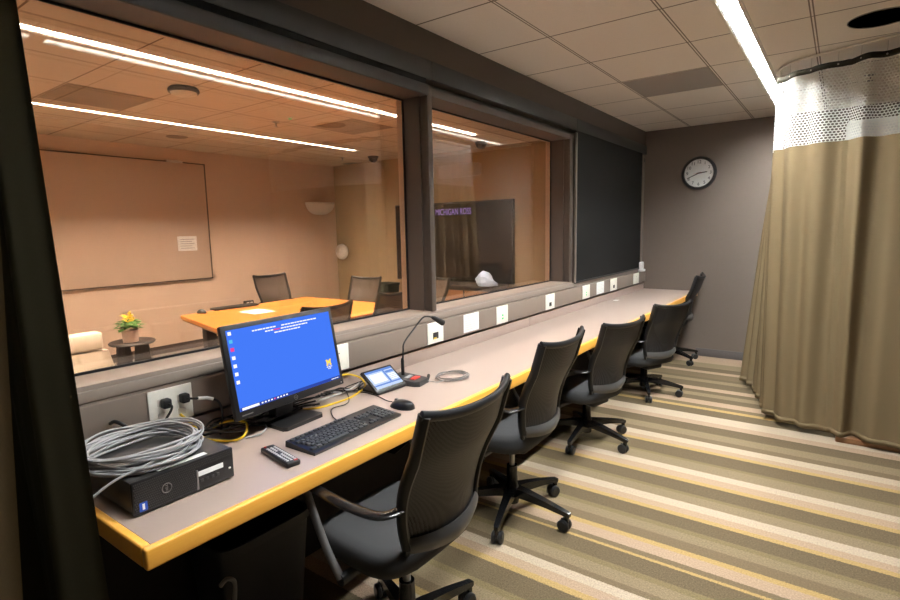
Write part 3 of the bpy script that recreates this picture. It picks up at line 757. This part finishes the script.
# ------------------------------------------------------------------ wall clock
t = thing('wall_clock', 'round black rimmed wall clock on the end wall', 'clock', (-1.295, EY, 2.028))
K = RX(pi / 2)
MB().lathe([(.150, .0), (.176, .006), (.178, .030), (.170, .046), (.154, .050), (.149, .044), (.149, .012)], 56, mtx=K).build('rim', M['blackm'], t)
MB().lathe([(.153, .004), (.153, .022), (0, .022)], 48, mtx=K).build('face', M['paper'], t)
b = MB()
for h in range(1, 13):
    a = pi / 2 - h * pi / 6
    b.text(str(h), .046, PY @ TR(.118 * cos(a), .118 * sin(a), .0235))
for k in range(60):
    a = k * pi / 30; L = .006
    b.box((-.0006, .141, .0222), (.0006, .141 + L, .0228), mtx=PY @ RZ(a))
b.build('numerals', M['black'], t, smooth=False)
def hand(nm, ang, L, w, z, m, back=.02):
    MB().prism([(-w, -back), (w, -back), (w * .7, L), (-w * .7, L)], z, z + .0015, PY @ RZ(-radians(ang))).build(nm, m, t, smooth=False)
hand('hour_hand', 83, .085, .0065, .025, M['black']); hand('minute_hand', 246, .128, .005, .028, M['black']); hand('second_hand', 262, .06, .0012, .031, M['red'], .03)
MB().lathe([(.007, .022), (.007, .034), (0, .035)], 16, mtx=K).build('hub', M['black'], t)

# ------------------------------------------------------------------ computer and things on the counter
CZ = .7355
t = thing('desktop_computer', 'black desktop computer lying flat at the near end of the counter', 'computer', (-1.435, .702, CZ))
MB().box((-.30, -.142, .006), (-.012, .142, .094), .004).build('case', M['dkgrey'], t)
for a in (-.27, -.05):
    for s1 in (-.11, .11): MB().lathe([(.012, 0), (.012, .007), (0, .007)], 10, c=(a, s1, 0)).build('foot', M['blackm'], t)
fp = MB().box((-.014, -.143, .004), (0, .143, .095), .004).build('front_panel', M['black'], t)
b = MB()
for r in range(13):
    for c in range(58):
        y = -.137 + c * .0048 + (r % 2) * .0024; z = .011 + r * .0064
        if y > .024 and z < .070: continue
        if y > .136: continue
        b.box((-.0005, y - .0015, z - .002), (.0012, y + .0015, z + .002))
b.build('grille', M['dkgrey'], fp, smooth=False)
MB().box((-.001, .026, .008), (.003, .032, .066), .001).build('silver_bar', M['chrome'], fp)
MB().box((-.001, .033, .046), (.0018, .108, .060)).build('white_label', M['paper'], fp)
b = MB()
for k in range(4): b.box((0, .037 + k * .016, .027), (.002, .047 + k * .016, .036), .001)
b.build('port_row', M['dkgrey'], fp)
MB().box((0, .125, .034), (.0022, .131, .038)).build('power_light', M['paper'], fp)
b = MB().tube([Vector((.0022, -.056 + 0.0128 * cos(2 * pi * k / 30), .050 + .0128 * sin(2 * pi * k / 30))) for k in range(30)], 0.0013, 6, closed=True)
b.text('DELL', .0095, TR(.002, -.056, .050) @ RX(0) @ PX @ RZ(pi / 2))
b.build('round_badge', M['chrome'], fp)
st = MB().box((0, -.128, .012), (.0016, -.108, .036)).build('blue_sticker', M['blue'], fp)
MB().box((.0014, -.121, .016), (.0021, -.115, .032)).build('sticker_mark', M['paper'], st)
MB().box((-.040, -.065, .094), (-.020, .075, .0948)).build('top_label', M['paper'], t)

# coil of grey cable on the computer
t = thing('cable_coil', 'thick coil of grey cable lying on the desktop computer', 'cable', (-1.605, .665, CZ + .096))
random.seed(11)
b = MB()
for k in range(17):
    ra = .152 + random.uniform(-.024, .018); rb = .140 + random.uniform(-.030, .018); ox, oy = random.uniform(-.008, .008), random.uniform(-.010, .010)
    z0 = .005 + .0026 * k; ti = random.uniform(-.008, .004); tj = random.uniform(-.006, .006); p0 = random.uniform(0, 6)
    b.tube([Vector((ox + rb * cos(a), oy + ra * sin(a), max(.005, z0 + ti * cos(a) + tj * sin(a) + .004 * sin(3 * a + p0)))) for a in [2 * pi * q / 44 for q in range(44)]], .0036, 7, closed=True)
b.build('loops', M['cable_grey'], t)
MB().tube(smooth_path([(.115, .06, .045), (.135, .0, .035), (.137, -.06, .02), (.125, -.12, .006), (.115, -.17, -.02), (.10, -.22, -.06)], 8), .0036, 8).build('tail', M['cable_grey'], t)

# monitor
t = thing('monitor', 'monitor with a bright blue desktop screen on the counter', 'monitor', (-1.661, 1.245, CZ), radians(4.2))
TM = TR(.012, 0, .0895) @ RY(-radians(10.2))
def tb(a, b, nm, m, par, bev=0., sm=True): return MB().box(a, b, bev, 2, TM).build(nm, m, par, smooth=sm)
hs = MB().box((-.020, -.264, 0), (0, .264, .332), .005, 2, TM).box((-.05, -.16, .05), (-.015, .16, .27), .012, 2, TM).build('screen_housing', M['black'], t)
dsp = tb((-.001, -.245, .030), (.0012, .245, .314), 'display', M['scr_blue'], hs, sm=False)
def scr(nm, items, m):
    b = MB()
    for y0, z0, y1, z1 in items: b.box((.001, y0, z0), (.0016, y1, z1), mtx=TM)
    b.build(nm, m, hs, smooth=False)
scr('taskbar', [(-.244, .0305, .244, .042)], M['scr_bar'])
def line(y0, y1, z, h=.0045):
    out = []; y = y0
    while y < y1:
        w = random.uniform(.008, .02); out.append((y, z, min(y + w, y1), z + h)); y += w + .003
    return out
scr2 = line(-.14, -.035, .294) + line(-.008, .17, .294) + line(-.085, -.048, .283) + line(-.012, .12, .283) + line(-.045, .08, .272)
b = MB()
for y0, z0, y1, z1 in scr2 + [(-.236, .032, -.165, .0405)] + [(.195, .034, .235, .0365)] + [(-.239, .296 - k * .0285, -.226, .308 - k * .0285) for k in (0, 3, 4, 5, 6)] + [(-.155 + k * .014, .034, -.148 + k * .014, .039) for k in range(9)]:
    b.box((.0015, y0, z0), (.0021, y1, z1), mtx=TM)
b.build('screen_text', M['scr_white'], hs, smooth=False)
b = MB()
for y0, z0, y1, z1 in [(-.239, .239, -.225, .252), (-.047, .283, -.016, .2875), (-.099, .034, -.092, .039)]: b.box((.0017, y0, z0), (.0023, y1, z1), mtx=TM)
b.build('pink_icons', M['scr_pink'], hs, smooth=False)
b = MB()
for y0, z0, y1, z1 in [(-.239, .268, -.226, .280)]: b.box((.0017, y0, z0), (.0023, y1, z1), mtx=TM)
b.build('cyan_icon', M['scr_cyan'], hs, smooth=False)
mpoly = [(-.5, -.45), (-.14, -.45), (-.14, -.25), (-.23, -.25), (-.23, .0), (0, -.28), (.23, .0), (.23, -.25), (.14, -.25), (.14, -.45), (.5, -.45), (.5, -.25), (.42, -.25), (.42, .25), (.5, .25), (.5, .45), (.2, .45), (0, .17), (-.2, .45), (-.5, .45), (-.5, .25), (-.42, .25), (-.42, -.25), (-.5, -.25)]
MB().prism([(x * .028, y * .028) for x, y in mpoly], .001, .002, TM @ TR(0, .196, .107) @ PX).build('block_letter', M['scr_maize'], hs, smooth=False)
MB().text('MICHIGAN', .0062, TM @ TR(.0018, .196, .089) @ PX).text('ROSS', .0072, TM @ TR(.0018, .196, .082) @ PX).build('logo_text', M['scr_white'], hs, smooth=False)
b = MB().tube([TM @ Vector((.0012, .0085 * cos(2 * pi * k / 24), .0145 + .0085 * sin(2 * pi * k / 24))) for k in range(24)], .001, 6, closed=True).text('hp', .011, TM @ TR(.001, 0, .0148) @ PX)
b.build('badge', M['chrome'], hs)
MB().box((.0003, -.24, .012), (.0008, -.195, .016), mtx=TM).build('model_mark', M['grey'], hs)
MB().box((.0003, .245, .010), (.001, .25, .013), mtx=TM).build('power_light', M['paper'], hs)
MB().box((-.105, -.045, .02), (-.055, .045, .30), .012).build('stand_neck', M['blackm'], t)
MB().prism([(-.165, -.065), (-.155, -.075), (.03, -.09), (.045, -.078), (.045, .098), (.03, .11), (-.155, .09), (-.165, .08)], 0, .014).build('stand_base', M['black'], t)

# keyboard
t = thing('keyboard', 'black full size keyboard on the counter in front of the monitor', 'keyboard', (-1.432, 1.30, CZ), radians(2))
MB().loft([[Vector((x, y, z)) for x, y, z in ((-.075, s, 0), (.072, s, 0), (.075, s, .010), (-.072, s, .022))] for s in (-.222, -.220, .220, .222)]).build('body', M['black'], t)
def keys(nm, rows):
    b = MB()
    for y0, x0, w, d in rows:
        zz = .0165 - x0 * .0816
        b.box((x0 - d / 2, y0 - w / 2, zz - .004), (x0 + d / 2, y0 + w / 2, zz + .006), .0022, 1)
    b.build(nm, M['key'], t)
L = []
for r in range(5):
    off = (0, .009, .013, .020, .0)[r]
    for c in range(14 if r < 4 else 0): L.append((-.205 + off + c * .0188, -.030 + r * .0185, .0160, .0158))
for y, w in ((-.203, .022), (-.179, .02), (-.155, .02), (-.092, .098), (-.028, .02), (-.004, .02), (.021, .02), (.043, .02)): L.append((y, .046, w, .0158))
keys('letter_keys', L)
keys('function_keys', [(-.205 + c * .0192 + (c + 3) // 4 * .004, -.058, .0155, .012) for c in range(13)])
keys('navigation_keys', [(.079 + c * .0188, x, .016, .0158) for c in range(3) for x in (-.030, -.0115)])
keys('arrow_keys', [(.079 + .0188, .0288, .016, .0158)] + [(.079 + c * .0188, .046, .016, .0158) for c in range(3)])
keys('number_pad', [(.147 + c * .0188, -.030 + r * .0185, .016, .0158) for c in range(4) for r in range(5)])
# mouse
t = thing('mouse', 'black computer mouse beside the keyboard on the counter', 'mouse', (-1.43, 1.605, CZ), radians(186))
rings = []
for k in range(13):
    x = -.056 + .112 * k / 12; q = 1 - (abs(x) / .058) ** 2.6; w = .031 * max(.12, q) ** .5 * (1 - .12 * (x > 0) * x / .056); h = .036 * max(.10, 1 - (abs(x + .008) / .066) ** 2.2) ** .6
    rings.append([Vector((x, w * cos(a), max(0, h * sin(a)) if sin(a) >= 0 else 0)) for a in [2 * pi * j / 20 for j in range(20)]])
MB().loft(rings).build('body', M['black'], t, angle=70)
MB().lathe([(0, -.004), (.009, -.004), (.009, .004), (0, .004)], 14, mtx=TR(.028, 0, .0275) @ RX(pi / 2)).build('wheel', M['grey'], t)
# remote control
t = thing('remote_control', 'black remote control with red buttons on the counter', 'remote', (-1.433, 1.006, CZ), radians(-9))
MB().box((-.092, -.024, 0), (.092, .024, .018), .006, 3).build('body', M['black'], t)
b = MB()
for r in range(12):
    for c in range(3):
        if r in (4, 5) and c == 1: continue
        b.box((-.064 + r * .0122, -.0165 + c * .0125, .017), (-.057 + r * .0122, -.0085 + c * .0125, .0200), .0012, 1)
b.build('buttons', M['cable_lgrey'], t)
MB().lathe([(.0045, 0), (.0045, .003), (0, .0035)], 12, c=(-.079, -.012, .0175)).build('power_button', M['red'], t)
MB().box((.080, .004, .0175), (.087, .016, .0202), .001).build('record_button', M['red'], t)
# touch panel on its stand
t = thing('touch_panel', 'small tilted touch panel with a lit screen beside the microphone', 'touch panel', (-1.632, 1.760, CZ), radians(-2.5))
TP = TR(.006, 0, .016) @ RY(-radians(54))
MB().box((-.135, -.085, 0), (-.02, .085, .012), .004).box((-.03, -.093, 0), (.012, .093, .017), .006, 3).build('stand', M['black'], t)
MB().box((-.12, -.03, .008), (-.075, .03, .07), .004).build('stand_back', M['blackm'], t)
pn = MB().box((-.014, -.095, 0), (0, .095, .128), .004, 2, TP).build('panel', M['black'], t)
MB().box((-.0005, -.083, .012), (.0008, .083, .117), mtx=TP).build('screen', M['scr_pale'], pn, smooth=False)
b = MB().box((.0007, -.083, .105), (.0012, .083, .117), mtx=TP).box((.0007, .018, .032), (.0012, .028, .105), mtx=TP).box((.0007, -.083, .026), (.0012, .083, .034), mtx=TP).box((.0007, .030, .085), (.0012, .08, .098), mtx=TP)
b.build('screen_blocks', M['scr_mid'], pn, smooth=False)
b = MB().box((.0008, -.072, .044), (.0014, .010, .096), mtx=TP)
for k in range(4): b.box((.0008, .034, .042 + k * .010), (.0014, .078, .048 + k * .010), mtx=TP)
b.build('screen_list', M['scr_white'], pn, smooth=False)
# microphone
t = thing('desk_microphone', 'black gooseneck desk microphone with a red button', 'microphone', (-1.640, 1.905, CZ), radians(10))
MB().loft([[Vector((x, y * w, z)) for x, y in ((-.085, -.046), (-.075, -.055), (.055, -.058), (.078, -.045), (.078, .045), (.055, .058), (-.075, .055), (-.085, .046))] for z, w in ((0, 1), (.012, 1.0))] +
         [[Vector((x * .96, y * .93, .022 + (.012 if x < -.03 else 0))) for x, y in ((-.085, -.046), (-.075, -.055), (.055, -.058), (.078, -.045), (.078, .045), (.055, .058), (-.075, .055), (-.085, .046))]]).build('base', M['dkgrey'], t)
MB().box((.012, -.030, .019), (.040, .030, .030), .003).build('talk_button', M['red'], t)
MB().box((-.02, -.026, .024), (.002, .026, .0315), .002).build('label_strip', M['cable_grey'], t)
neck = smooth_path([(-.048, .012, .03), (-.046, .012, .09), (-.042, .012, .15), (-.040, .020, .19), (-.032, .095, .240), (-.022, .170, .286), (-.012, .205, .292), (.0, .248, .280)], 7)
MB().lathe([(.0085, .02), (.0085, .10), (.0065, .115), (0, .115)], 14, c=(-.048, .012, 0)).build('neck_collar', M['black'], t)
MB().tube(neck, .0042, 8).build('gooseneck', M['black'], t)
MB().tube([(-.003, .238, .284), (.003, .254, .277), (.012, .288, .259), (.020, .318, .242), (.022, .325, .238)], [.006, .011, .0145, .0160, .008], 16).build('capsule', M['blackm'], t)
# thin coiled cable by the microphone
t = thing('thin_cable_coil', 'small loop of thin grey cable lying on the counter by the microphone', 'cable', (-1.525, 2.085, CZ))
random.seed(4); b = MB()
for k in range(7):
    ra = .086 + random.uniform(-.012, .008); rb = .070 + random.uniform(-.012, .010); ox, oy = random.uniform(-.008, .008), random.uniform(-.008, .008); z0 = .003 + .0016 * k; p0 = random.uniform(0, 6)
    b.tube([Vector((ox + rb * cos(a), oy + ra * sin(a), z0 + .0018 * sin(2 * a + p0) + .0018)) for a in [2 * pi * q / 36 for q in range(36)]], .0017, 6, closed=True)
b.build('loops', M['grey'], t)
MB().tube(smooth_path([(.02, -.085, .008), (.0, -.11, .004), (-.03, -.125, .006), (-.06, -.14, .012)], 6), .0018, 6).build('lead', M['cable_grey'], t)
MB().tube([(-.055, -.125, .012), (-.065, -.105, .014), (-.085, -.075, .016)], .008, 10).build('connector', M['blackm'], t)
# loose cables
def cable(pts, r, m, label, group='loose cables behind the monitor'):
    P = smooth_path(pts, 8); o = P[0].copy()
    c = MB().tube([p - o for p in P], r, 7).build('cable', M[m]); c.location = o
    tag(c, label, 'cable', group); return c
z = CZ + .004
cable([(-1.80, 1.50, z + .05), (-1.85, 1.66, z + .06), (-1.83, 1.745, z + .035), (-1.76, 1.72, z + .008), (-1.71, 1.59, z), (-1.705, 1.48, z), (-1.72, 1.40, z), (-1.78, 1.33, z)], .0042, 'cable_yellow', 'yellow cable looping out from the right of the monitor')
cable([(-1.826, .89, .845), (-1.80, .92, .80), (-1.75, .93, z + .02), (-1.705, .99, z), (-1.675, 1.03, z + .01), (-1.70, 1.06, z + .045), (-1.76, 1.03, z + .05), (-1.80, .99, z + .03)], .0042, 'cable_yellow', 'yellow cable curling between the computer and the monitor')
cable([(-1.76, 1.685, z + .03), (-1.77, 1.63, z + .012), (-1.79, 1.53, z), (-1.80, 1.42, z), (-1.83, 1.30, z), (-1.84, 1.18, z)], .0042, 'cable_lgrey', 'white cable running from the touch panel behind the monitor')
cable([(-1.765, 1.70, z + .02), (-1.80, 1.62, z + .004), (-1.835, 1.50, z), (-1.845, 1.36, z), (-1.85, 1.2, z)], .0035, 'cable_grey', 'grey cable behind the white cable at the touch panel')
cable([(-1.485, 1.603, z + .012), (-1.54, 1.63, z), (-1.62, 1.655, z), (-1.72, 1.66, z), (-1.80, 1.60, z)], .0022, 'cable_black', 'thin black cord of the mouse', None)
cable([(-1.508, 1.33, z + .004), (-1.54, 1.345, z), (-1.60, 1.375, z), (-1.66, 1.43, z), (-1.655, 1.50, z), (-1.70, 1.56, z), (-1.78, 1.60, z + .02), (-1.84, 1.55, z + .01)], .0022, 'cable_black', 'thin black cord curling from the keyboard', None)
random.seed(21)
for k in range(9):
    y0 = random.uniform(.93, 1.0); x0 = random.uniform(-1.84, -1.78)
    pts = [(x0, y0, z + random.uniform(.0, .05))]
    for q in range(4):
        pts.append((random.uniform(-1.845, -1.70), y0 + .09 + q * .11 + random.uniform(-.03, .03), z + random.uniform(.002, .05)))
    cable(pts, .0035, 'cable_black' if k % 4 else 'dkgrey', 'black cable in the tangle on the counter behind the monitor', 'tangled cables behind the monitor')
for k in range(4):
    pts = [(-1.80 - .006 * k, 1.46 + .02 * k, z + .02)]
    for q in range(3): pts.append((random.uniform(-1.83, -1.74), 1.55 + q * .05 + random.uniform(-.02, .02), z + random.uniform(.002, .03)))
    pts.append((-1.85, 1.76 + .03 * k, z))
    cable(pts, .0026, 'cable_black', 'thin dark cable in the tangle between the monitor and the touch panel', 'thin cables by the touch panel')
cable([(-1.68, 1.04, z), (-1.66, 1.09, z + .003), (-1.70, 1.14, z + .004), (-1.76, 1.17, z)], .003, 'cable_grey', 'grey cable end lying beside the monitor foot')
def plug(y, zz, pts, label):
    t = thing('power_plug', label, 'plug', (AX + .0085, y, zz), group='plugs in the near outlet plate')
    MB().box((0, -.014, -.016), (.03, .014, .016), .006, 3).build('body', M['blackm'], t)
    MB().tube([Vector(p) - Vector((AX + .0085, y, zz)) for p in smooth_path(pts, 8)], .004, 8).build('cord', M['cable_black'], t)
plug(.842, .898, [(AX + .035, .842, .898), (AX + .055, .845, .89), (AX + .05, .83, .86), (AX + .045, .79, .82), (AX + .05, .74, .80)], 'left black power plug in the near outlet plate')
plug(.905, .900, [(AX + .035, .905, .900), (AX + .055, .93, .897), (AX + .06, .96, .892), (AX + .065, 1.00, .872), (AX + .065, 1.015, .83), (AX + .06, 1.012, .77), (AX + .05, 1.01, z)], 'right black power plug with a white band on its cord')
MB().tube([(AX + .0570, .935, .8965), (AX + .0612, .966, .8905), (AX + .0645, .985, .882)], .0062, 10).build('cord_band', M['paper']).parent = bpy.data.objects['power_plug.001']
bpy.data.objects['cord_band'].location = -Vector(bpy.data.objects['power_plug.001'].location)
t = MB().tube(smooth_path([(AX + .004, .675, .875), (AX + .03, .68, .885), (AX + .05, .70, .868), (AX + .05, .72, .835), (AX + .045, .73, .80)], 6), .006, 8).build('cable', M['cable_black']); tag(t, 'short black cable coming out of the strip behind the coil', 'cable')
# waste bin under the counter
t = thing('waste_bin', 'dark navy waste bin standing under the near end of the counter', 'bin', (-1.66, 1.02, 0))
def rr(w, d, z, e=.35, n=36): return [Vector((w * (abs(cos(a)) ** e) * (1 if cos(a) > 0 else -1), d * (abs(sin(a)) ** e) * (1 if sin(a) > 0 else -1), z)) for a in [2 * pi * k / n + .01 for k in range(n)]]
MB().loft([rr(.10, .15, 0), rr(.128, .185, .42), rr(.135, .192, .42), rr(.135, .192, .45), rr(.125, .182, .45), rr(.098, .148, .02)]).build('body', M['navy'], t)
MB().tube(smooth_path([(.139, -.20, .36), (.16, -.19, .385), (.165, -.17, .37), (.16, -.165, .33), (.15, -.17, .25)], 6), .007, 8).build('bag_tie', M['grey'], t)

# ------------------------------------------------------------------ conference room
t = thing('conference_table', 'honey wood conference table seen through the large window', 'table', (-4.2, 3.1, 0))
poly = [(-4.84, 2.44), (-3.40, 2.12), (-3.36, 3.90), (-3.9, 3.96), (-4.95, 3.955)]
MB().prism([(x + 4.2, y - 3.1) for x, y in poly], .708, .738).build('tabletop', M['oakt'], t, smooth=False)
MB().prism([((x + 4.2) * .985, (y - 3.1) * .985) for x, y in poly], .690, .708).build('apron', M['boxwood'], t, smooth=False)
for lx, ly in ((-.42, -.52), (.45, -.70), (-.45, .6), (.5, .6)): MB().box((lx - .035, ly - .05, 0), (lx + .035, ly + .05, .69), .005).build('leg', M['darkwood'], t)
t = thing('conference_keyboard', 'long black keyboard on the conference table', 'keyboard', (-4.86, 3.0, .738), radians(-3))
MB().box((-.06, -.23, 0), (.06, .23, .02), .006).build('body', M['black'], t)
b = MB()
for r in range(5):
    for c in range(20): b.box((-.046 + r * .019, -.215 + c * .0215, .019), (-.031 + r * .019, -.198 + c * .0215, .024))
b.build('keys', M['key'], t, smooth=False)
t = thing('conference_mouse', 'black mouse on the corner of the conference table', 'mouse', (-4.80, 2.62, .738), radians(10))
MB().loft([[Vector((-.055 + .11 * k / 8, .032 * sin(pi * (k + .4) / 8.8) ** .5 * cos(a), max(0, .04 * sin(pi * (k + .4) / 8.8) ** .6 * sin(a)))) for a in [2 * pi * j / 16 for j in range(16)]] for k in range(9)]).build('body', M['black'], t, angle=70)
t = thing('conference_box', 'small black device standing behind the keyboard on the conference table', 'device', (-4.93, 3.20, .738))
MB().box((-.02, -.05, 0), (.02, .05, .045), .005).build('body', M['black'], t); MB().box((.019, -.035, .01), (.021, -.005, .03)).box((.019, .005, .01), (.021, .035, .03)).build('window', M['offwhite'], t)
t = MB().prism([(-.15, -.10), (.13, -.12), (.15, .10), (-.13, .12)], 0, .0012).build('table_paper', M['paper'], smooth=False); t.location = (-4.42, 2.95, .738); tag(t, 'sheet of white paper lying on the conference table', 'paper')
# board on the far wall with its notice
t = thing('glass_board', 'large frosted board with a dark edge on the far conference wall', 'board', (FXW, 2.55, .905))
MB().box((.006, -1.33, 0), (.026, 1.33, 1.465), .002).build('surface', M['board'], t)
MB().box((.004, -1.345, -.016), (.030, 1.345, 0)).box((.004, -1.345, 1.465), (.030, 1.345, 1.478)).box((.004, -1.345, 0), (.030, -1.33, 1.465)).box((.004, 1.33, 0), (.030, 1.345, 1.465)).build('edge', M['boardedge'], t)
MB().box((.02, .85, 1.462), (.04, 1.05, 1.492), .004).build('clip', M['offwhite'], t)
t = thing('board_notice', 'white notice sheet fixed to the frosted board', 'notice', (FXW + .028, 3.58, 1.27))
MB().box((0, -.125, 0), (.006, .125, .185), .001).build('sheet', M['paper'], t)
b = MB()
for k in range(5): b.box((.0058, -.09, .03 + k * .028), (.0064, .09 - (k % 2) * .03, .038 + k * .028))
b.build('print', M['cable_grey'], t, smooth=False)
# television
TVY = 6.07; x0, x1, tz0, tz1 = -5.425, -3.415, .745, 1.85
t = thing('television', 'wide wall mounted television showing lilac words on black', 'television', ((x0 + x1) / 2, TVY, tz0))
w = (x1 - x0) / 2; h = tz1 - tz0
MB().box((-w, 0, 0), (w, .05, h), .006).build('housing', M['black'], t)
MB().box((-w + .018, -.0015, .018), (w - .018, .001, h - .018)).build('screen', M['screenblack'], t, smooth=False)
c = (x0 + x1) / 2
b = MB().text('MICHIGAN ROSS', .098, TR(-4.665 - c, -.002, 1.715 - tz0) @ PY @ Matrix.Diagonal((.83, 1.22, 1, 1)), align='LEFT')
b.build('screen_words', M['tvtext'], t, smooth=False)
b = MB()
for xx, zz, ww, hh in ((-5.30, 1.27, .05, .035), (-5.29, 1.21, .03, .03), (-5.30, 1.12, .05, .07), (-5.31, .98, .04, .04), (-5.29, .90, .03, .03)): b.box((xx - c, -.003, zz - tz0), (xx + ww - c, -.0015, zz + hh - tz0))
b.build('screen_marks', M['tvtext'], t, smooth=False)
MB().box((-.3, .05, .3), (.3, .058, .8)).build('wall_bracket', M['blackm'], t)
t = thing('credenza', 'dark credenza with wood fronts below the television', 'credenza', (-4.05, 5.72, 0))
MB().box((-.62, -.16, .05), (.62, .22, .735), .004).box((-.60, -.13, 0), (.60, .20, .05)).build('body', M['darkwood'], t)
MB().box((-.64, -.18, .735), (.64, .23, .765), .004).build('top', M['darkwood'], t)
for k in range(3): d = MB().box((-.60 + k * .41, -.172, .08), (-.215 + k * .41, -.16, .70), .003).build('door', M['boxwood'], t); MB().box((-.25 + k * .41, -.19, .45), (-.24 + k * .41, -.172, .57), .002).build('handle', M['black'], d)
t = thing('plastic_bag', 'crumpled white plastic bag on the credenza by the television', 'bag', (-3.56, 5.66, .765))
random.seed(9); rings = []
for k in range(9):
    v = k / 8; r = .125 * (1 - v ** 1.6) ** .6 + .012
    rings.append([Vector(((r * (1 + .22 * sin(3 * a + k) + random.uniform(-.12, .12))) * cos(a) - .05 * v, (r * .75 * (1 + random.uniform(-.15, .15))) * sin(a), .185 * v)) for a in [2 * pi * j / 18 for j in range(18)]])
MB().loft(rings).build('bag_body', M['bag'], t, angle=25)
t = thing('recycling_bin', 'dark green bin standing behind the conference chairs', 'bin', (-5.28, 5.62, 0))
MB().loft([rr(.13, .16, 0), rr(.16, .19, .70), rr(.168, .198, .70), rr(.168, .198, .73), rr(.155, .185, .73), rr(.13, .16, .03)]).build('body', mat('dark green bin plastic', lin(48, 56, 46), .5), t)
# side table with plant
t = thing('side_table', 'small black side table with splayed panel legs by the far wall', 'side table', (-5.56, 2.31, 0))
MB().lathe([(.0, .425), (.195, .425), (.205, .437), (.195, .45), (0, .45)], 40).build('top', M['darkwood'], t)
for s1 in (-1, 1): MB().prism([(-.095, 0), (.095, 0), (.06, .425), (-.06, .425)], -.012, .012, TR(0, s1 * .085, 0) @ RZ(radians(75 - 25 * s1)) @ RX(pi / 2)).build('leg', M['darkwood'], t, smooth=False)
t = thing('potted_plant', 'small plant with yellow flowers in a pale pot on the side table', 'plant', (-5.53, 2.285, .45))
MB().lathe([(.0, 0), (.066, 0), (.072, .115), (.066, .115), (.062, .09), (0, .09)], 28).build('pot', M['pot'], t)
random.seed(5); b = MB(); f = MB()
def leafblade(B_, p, d, L, w):
    d = Vector(d).normalized(); s_ = d.cross(Vector((0, 0, 1))); s_ = s_.normalized() if s_.length > .1 else Vector((1, 0, 0)); up = s_.cross(d)
    P = Vector(p); v = [P, P + d * L * .45 + s_ * w, P + d * L - up * L * .25, P + d * L * .45 - s_ * w, P + d * L * .5 + up * .008]
    q = [B_.bm.verts.new(x) for x in v]
    for tri in ((0, 1, 4), (1, 2, 4), (2, 3, 4), (3, 0, 4)): B_.bm.faces.new([q[i] for i in tri])
for k in range(60):
    a = random.uniform(0, 2 * pi); r = random.uniform(.02, .075); zz = random.uniform(.12, .20)
    leafblade(b, (r * cos(a), r * sin(a), zz), (cos(a + random.uniform(-.6, .6)), sin(a + random.uniform(-.6, .6)), random.uniform(-.1, .7)), random.uniform(.055, .09), random.uniform(.020, .032))
for k in range(46):
    a = random.uniform(0, 2 * pi); r = random.uniform(.0, .045); zz = random.uniform(.18, .27)
    leafblade(f, (r * cos(a), r * sin(a) * .8, zz), (cos(a), sin(a), random.uniform(.3, 1.6)), random.uniform(.03, .05), .012)
fo = b.build('foliage', M['leaf'], t, smooth=False); f.build('flowers', M['flower'], t, smooth=False)
# lounge chair
t = thing('lounge_chair', 'cream upholstered lounge chair at the left of the large window', 'lounge chair', (-5.80, 1.62, 0))
MB().box((-.62, -.46, .16), (.06, .42, .36), .03, 3).build('seat', M['loungefab'], t)
MB().loft([[Vector((x, y, z)) for x, y in ((.06, -.46), (.20, -.46), (.20, w), (.06, w))] for z, w in ((.10, .56), (.395, .49))]).build('lower_back', M['loungefab'], t)
MB().box((.05, -.46, .41), (.205, .455, .575), .025, 3).build('back_cushion', M['loungefab'], t)
# white half bowl and round white shape placed on the conference walls
t = thing('wall_bowl', 'white half bowl on the far conference wall', 'sconce', (FXW, 5.79, 1.945))
rings = []
for k in range(9):
    a = (pi / 2) * k / 8; r = cos(a); rings.append([Vector((max(0, .20 * r * sin(q)), .275 * r ** .8 * cos(q), -.195 * sin(a))) for q in [pi * j / 24 for j in range(25)]])
b = MB(); b.loft(rings, cap=False, closed=False); o = b.build('bowl', M['white'], t, angle=80); sm = o.modifiers.new('wall', 'SOLIDIFY'); sm.thickness = .006
t = thing('wall_disc', 'small round white shape on the conference end wall', 'device', (-6.655, FEY, 1.15))
MB().lathe([(.12, 0), (.13, .02), (.125, .05), (.09, .085), (.03, .10), (0, .10)], 32, mtx=K).build('shell', M['white'], t)
MB().lathe([(.05, .085), (.05, .115), (.03, .13), (0, .133)], 20, mtx=TR(-.01, 0, .02) @ K).build('lens', M['offwhite'], t)

# ------------------------------------------------------------------ world, camera, view
w = bpy.data.worlds.new('World'); SC.world = w; w.use_nodes = True
bg = w.node_tree.nodes['Background']; bg.inputs[0].default_value = (.02, .02, .02, 1); bg.inputs[1].default_value = .2
cam = bpy.data.cameras.new('camera'); co = bpy.data.objects.new('camera', cam); COL.objects.link(co)
yaw, pitch, roll = radians(36.18), radians(-7.404), radians(-1.137)
fwd = Vector((-sin(yaw) * cos(pitch), cos(yaw) * cos(pitch), sin(pitch)))
r0 = Vector((cos(yaw), sin(yaw), 0)); u0 = r0.cross(fwd)
r_ = r0 * cos(roll) + u0 * sin(roll); u_ = -r0 * sin(roll) + u0 * cos(roll)
m = Matrix((r_, u_, -fwd)).transposed().to_4x4(); m.translation = (0, 0, 1.46)
co.matrix_world = m
cam.sensor_width = 36; cam.lens = 36 * 533.6 / 900; cam.clip_start = .02
SC.camera = co
vs = SC.view_settings
SC.display_settings.display_device = 'sRGB'
vs.view_transform = 'Standard'; vs.look = 'None'; vs.exposure = 0; vs.gamma = 1; vs.use_curve_mapping = False
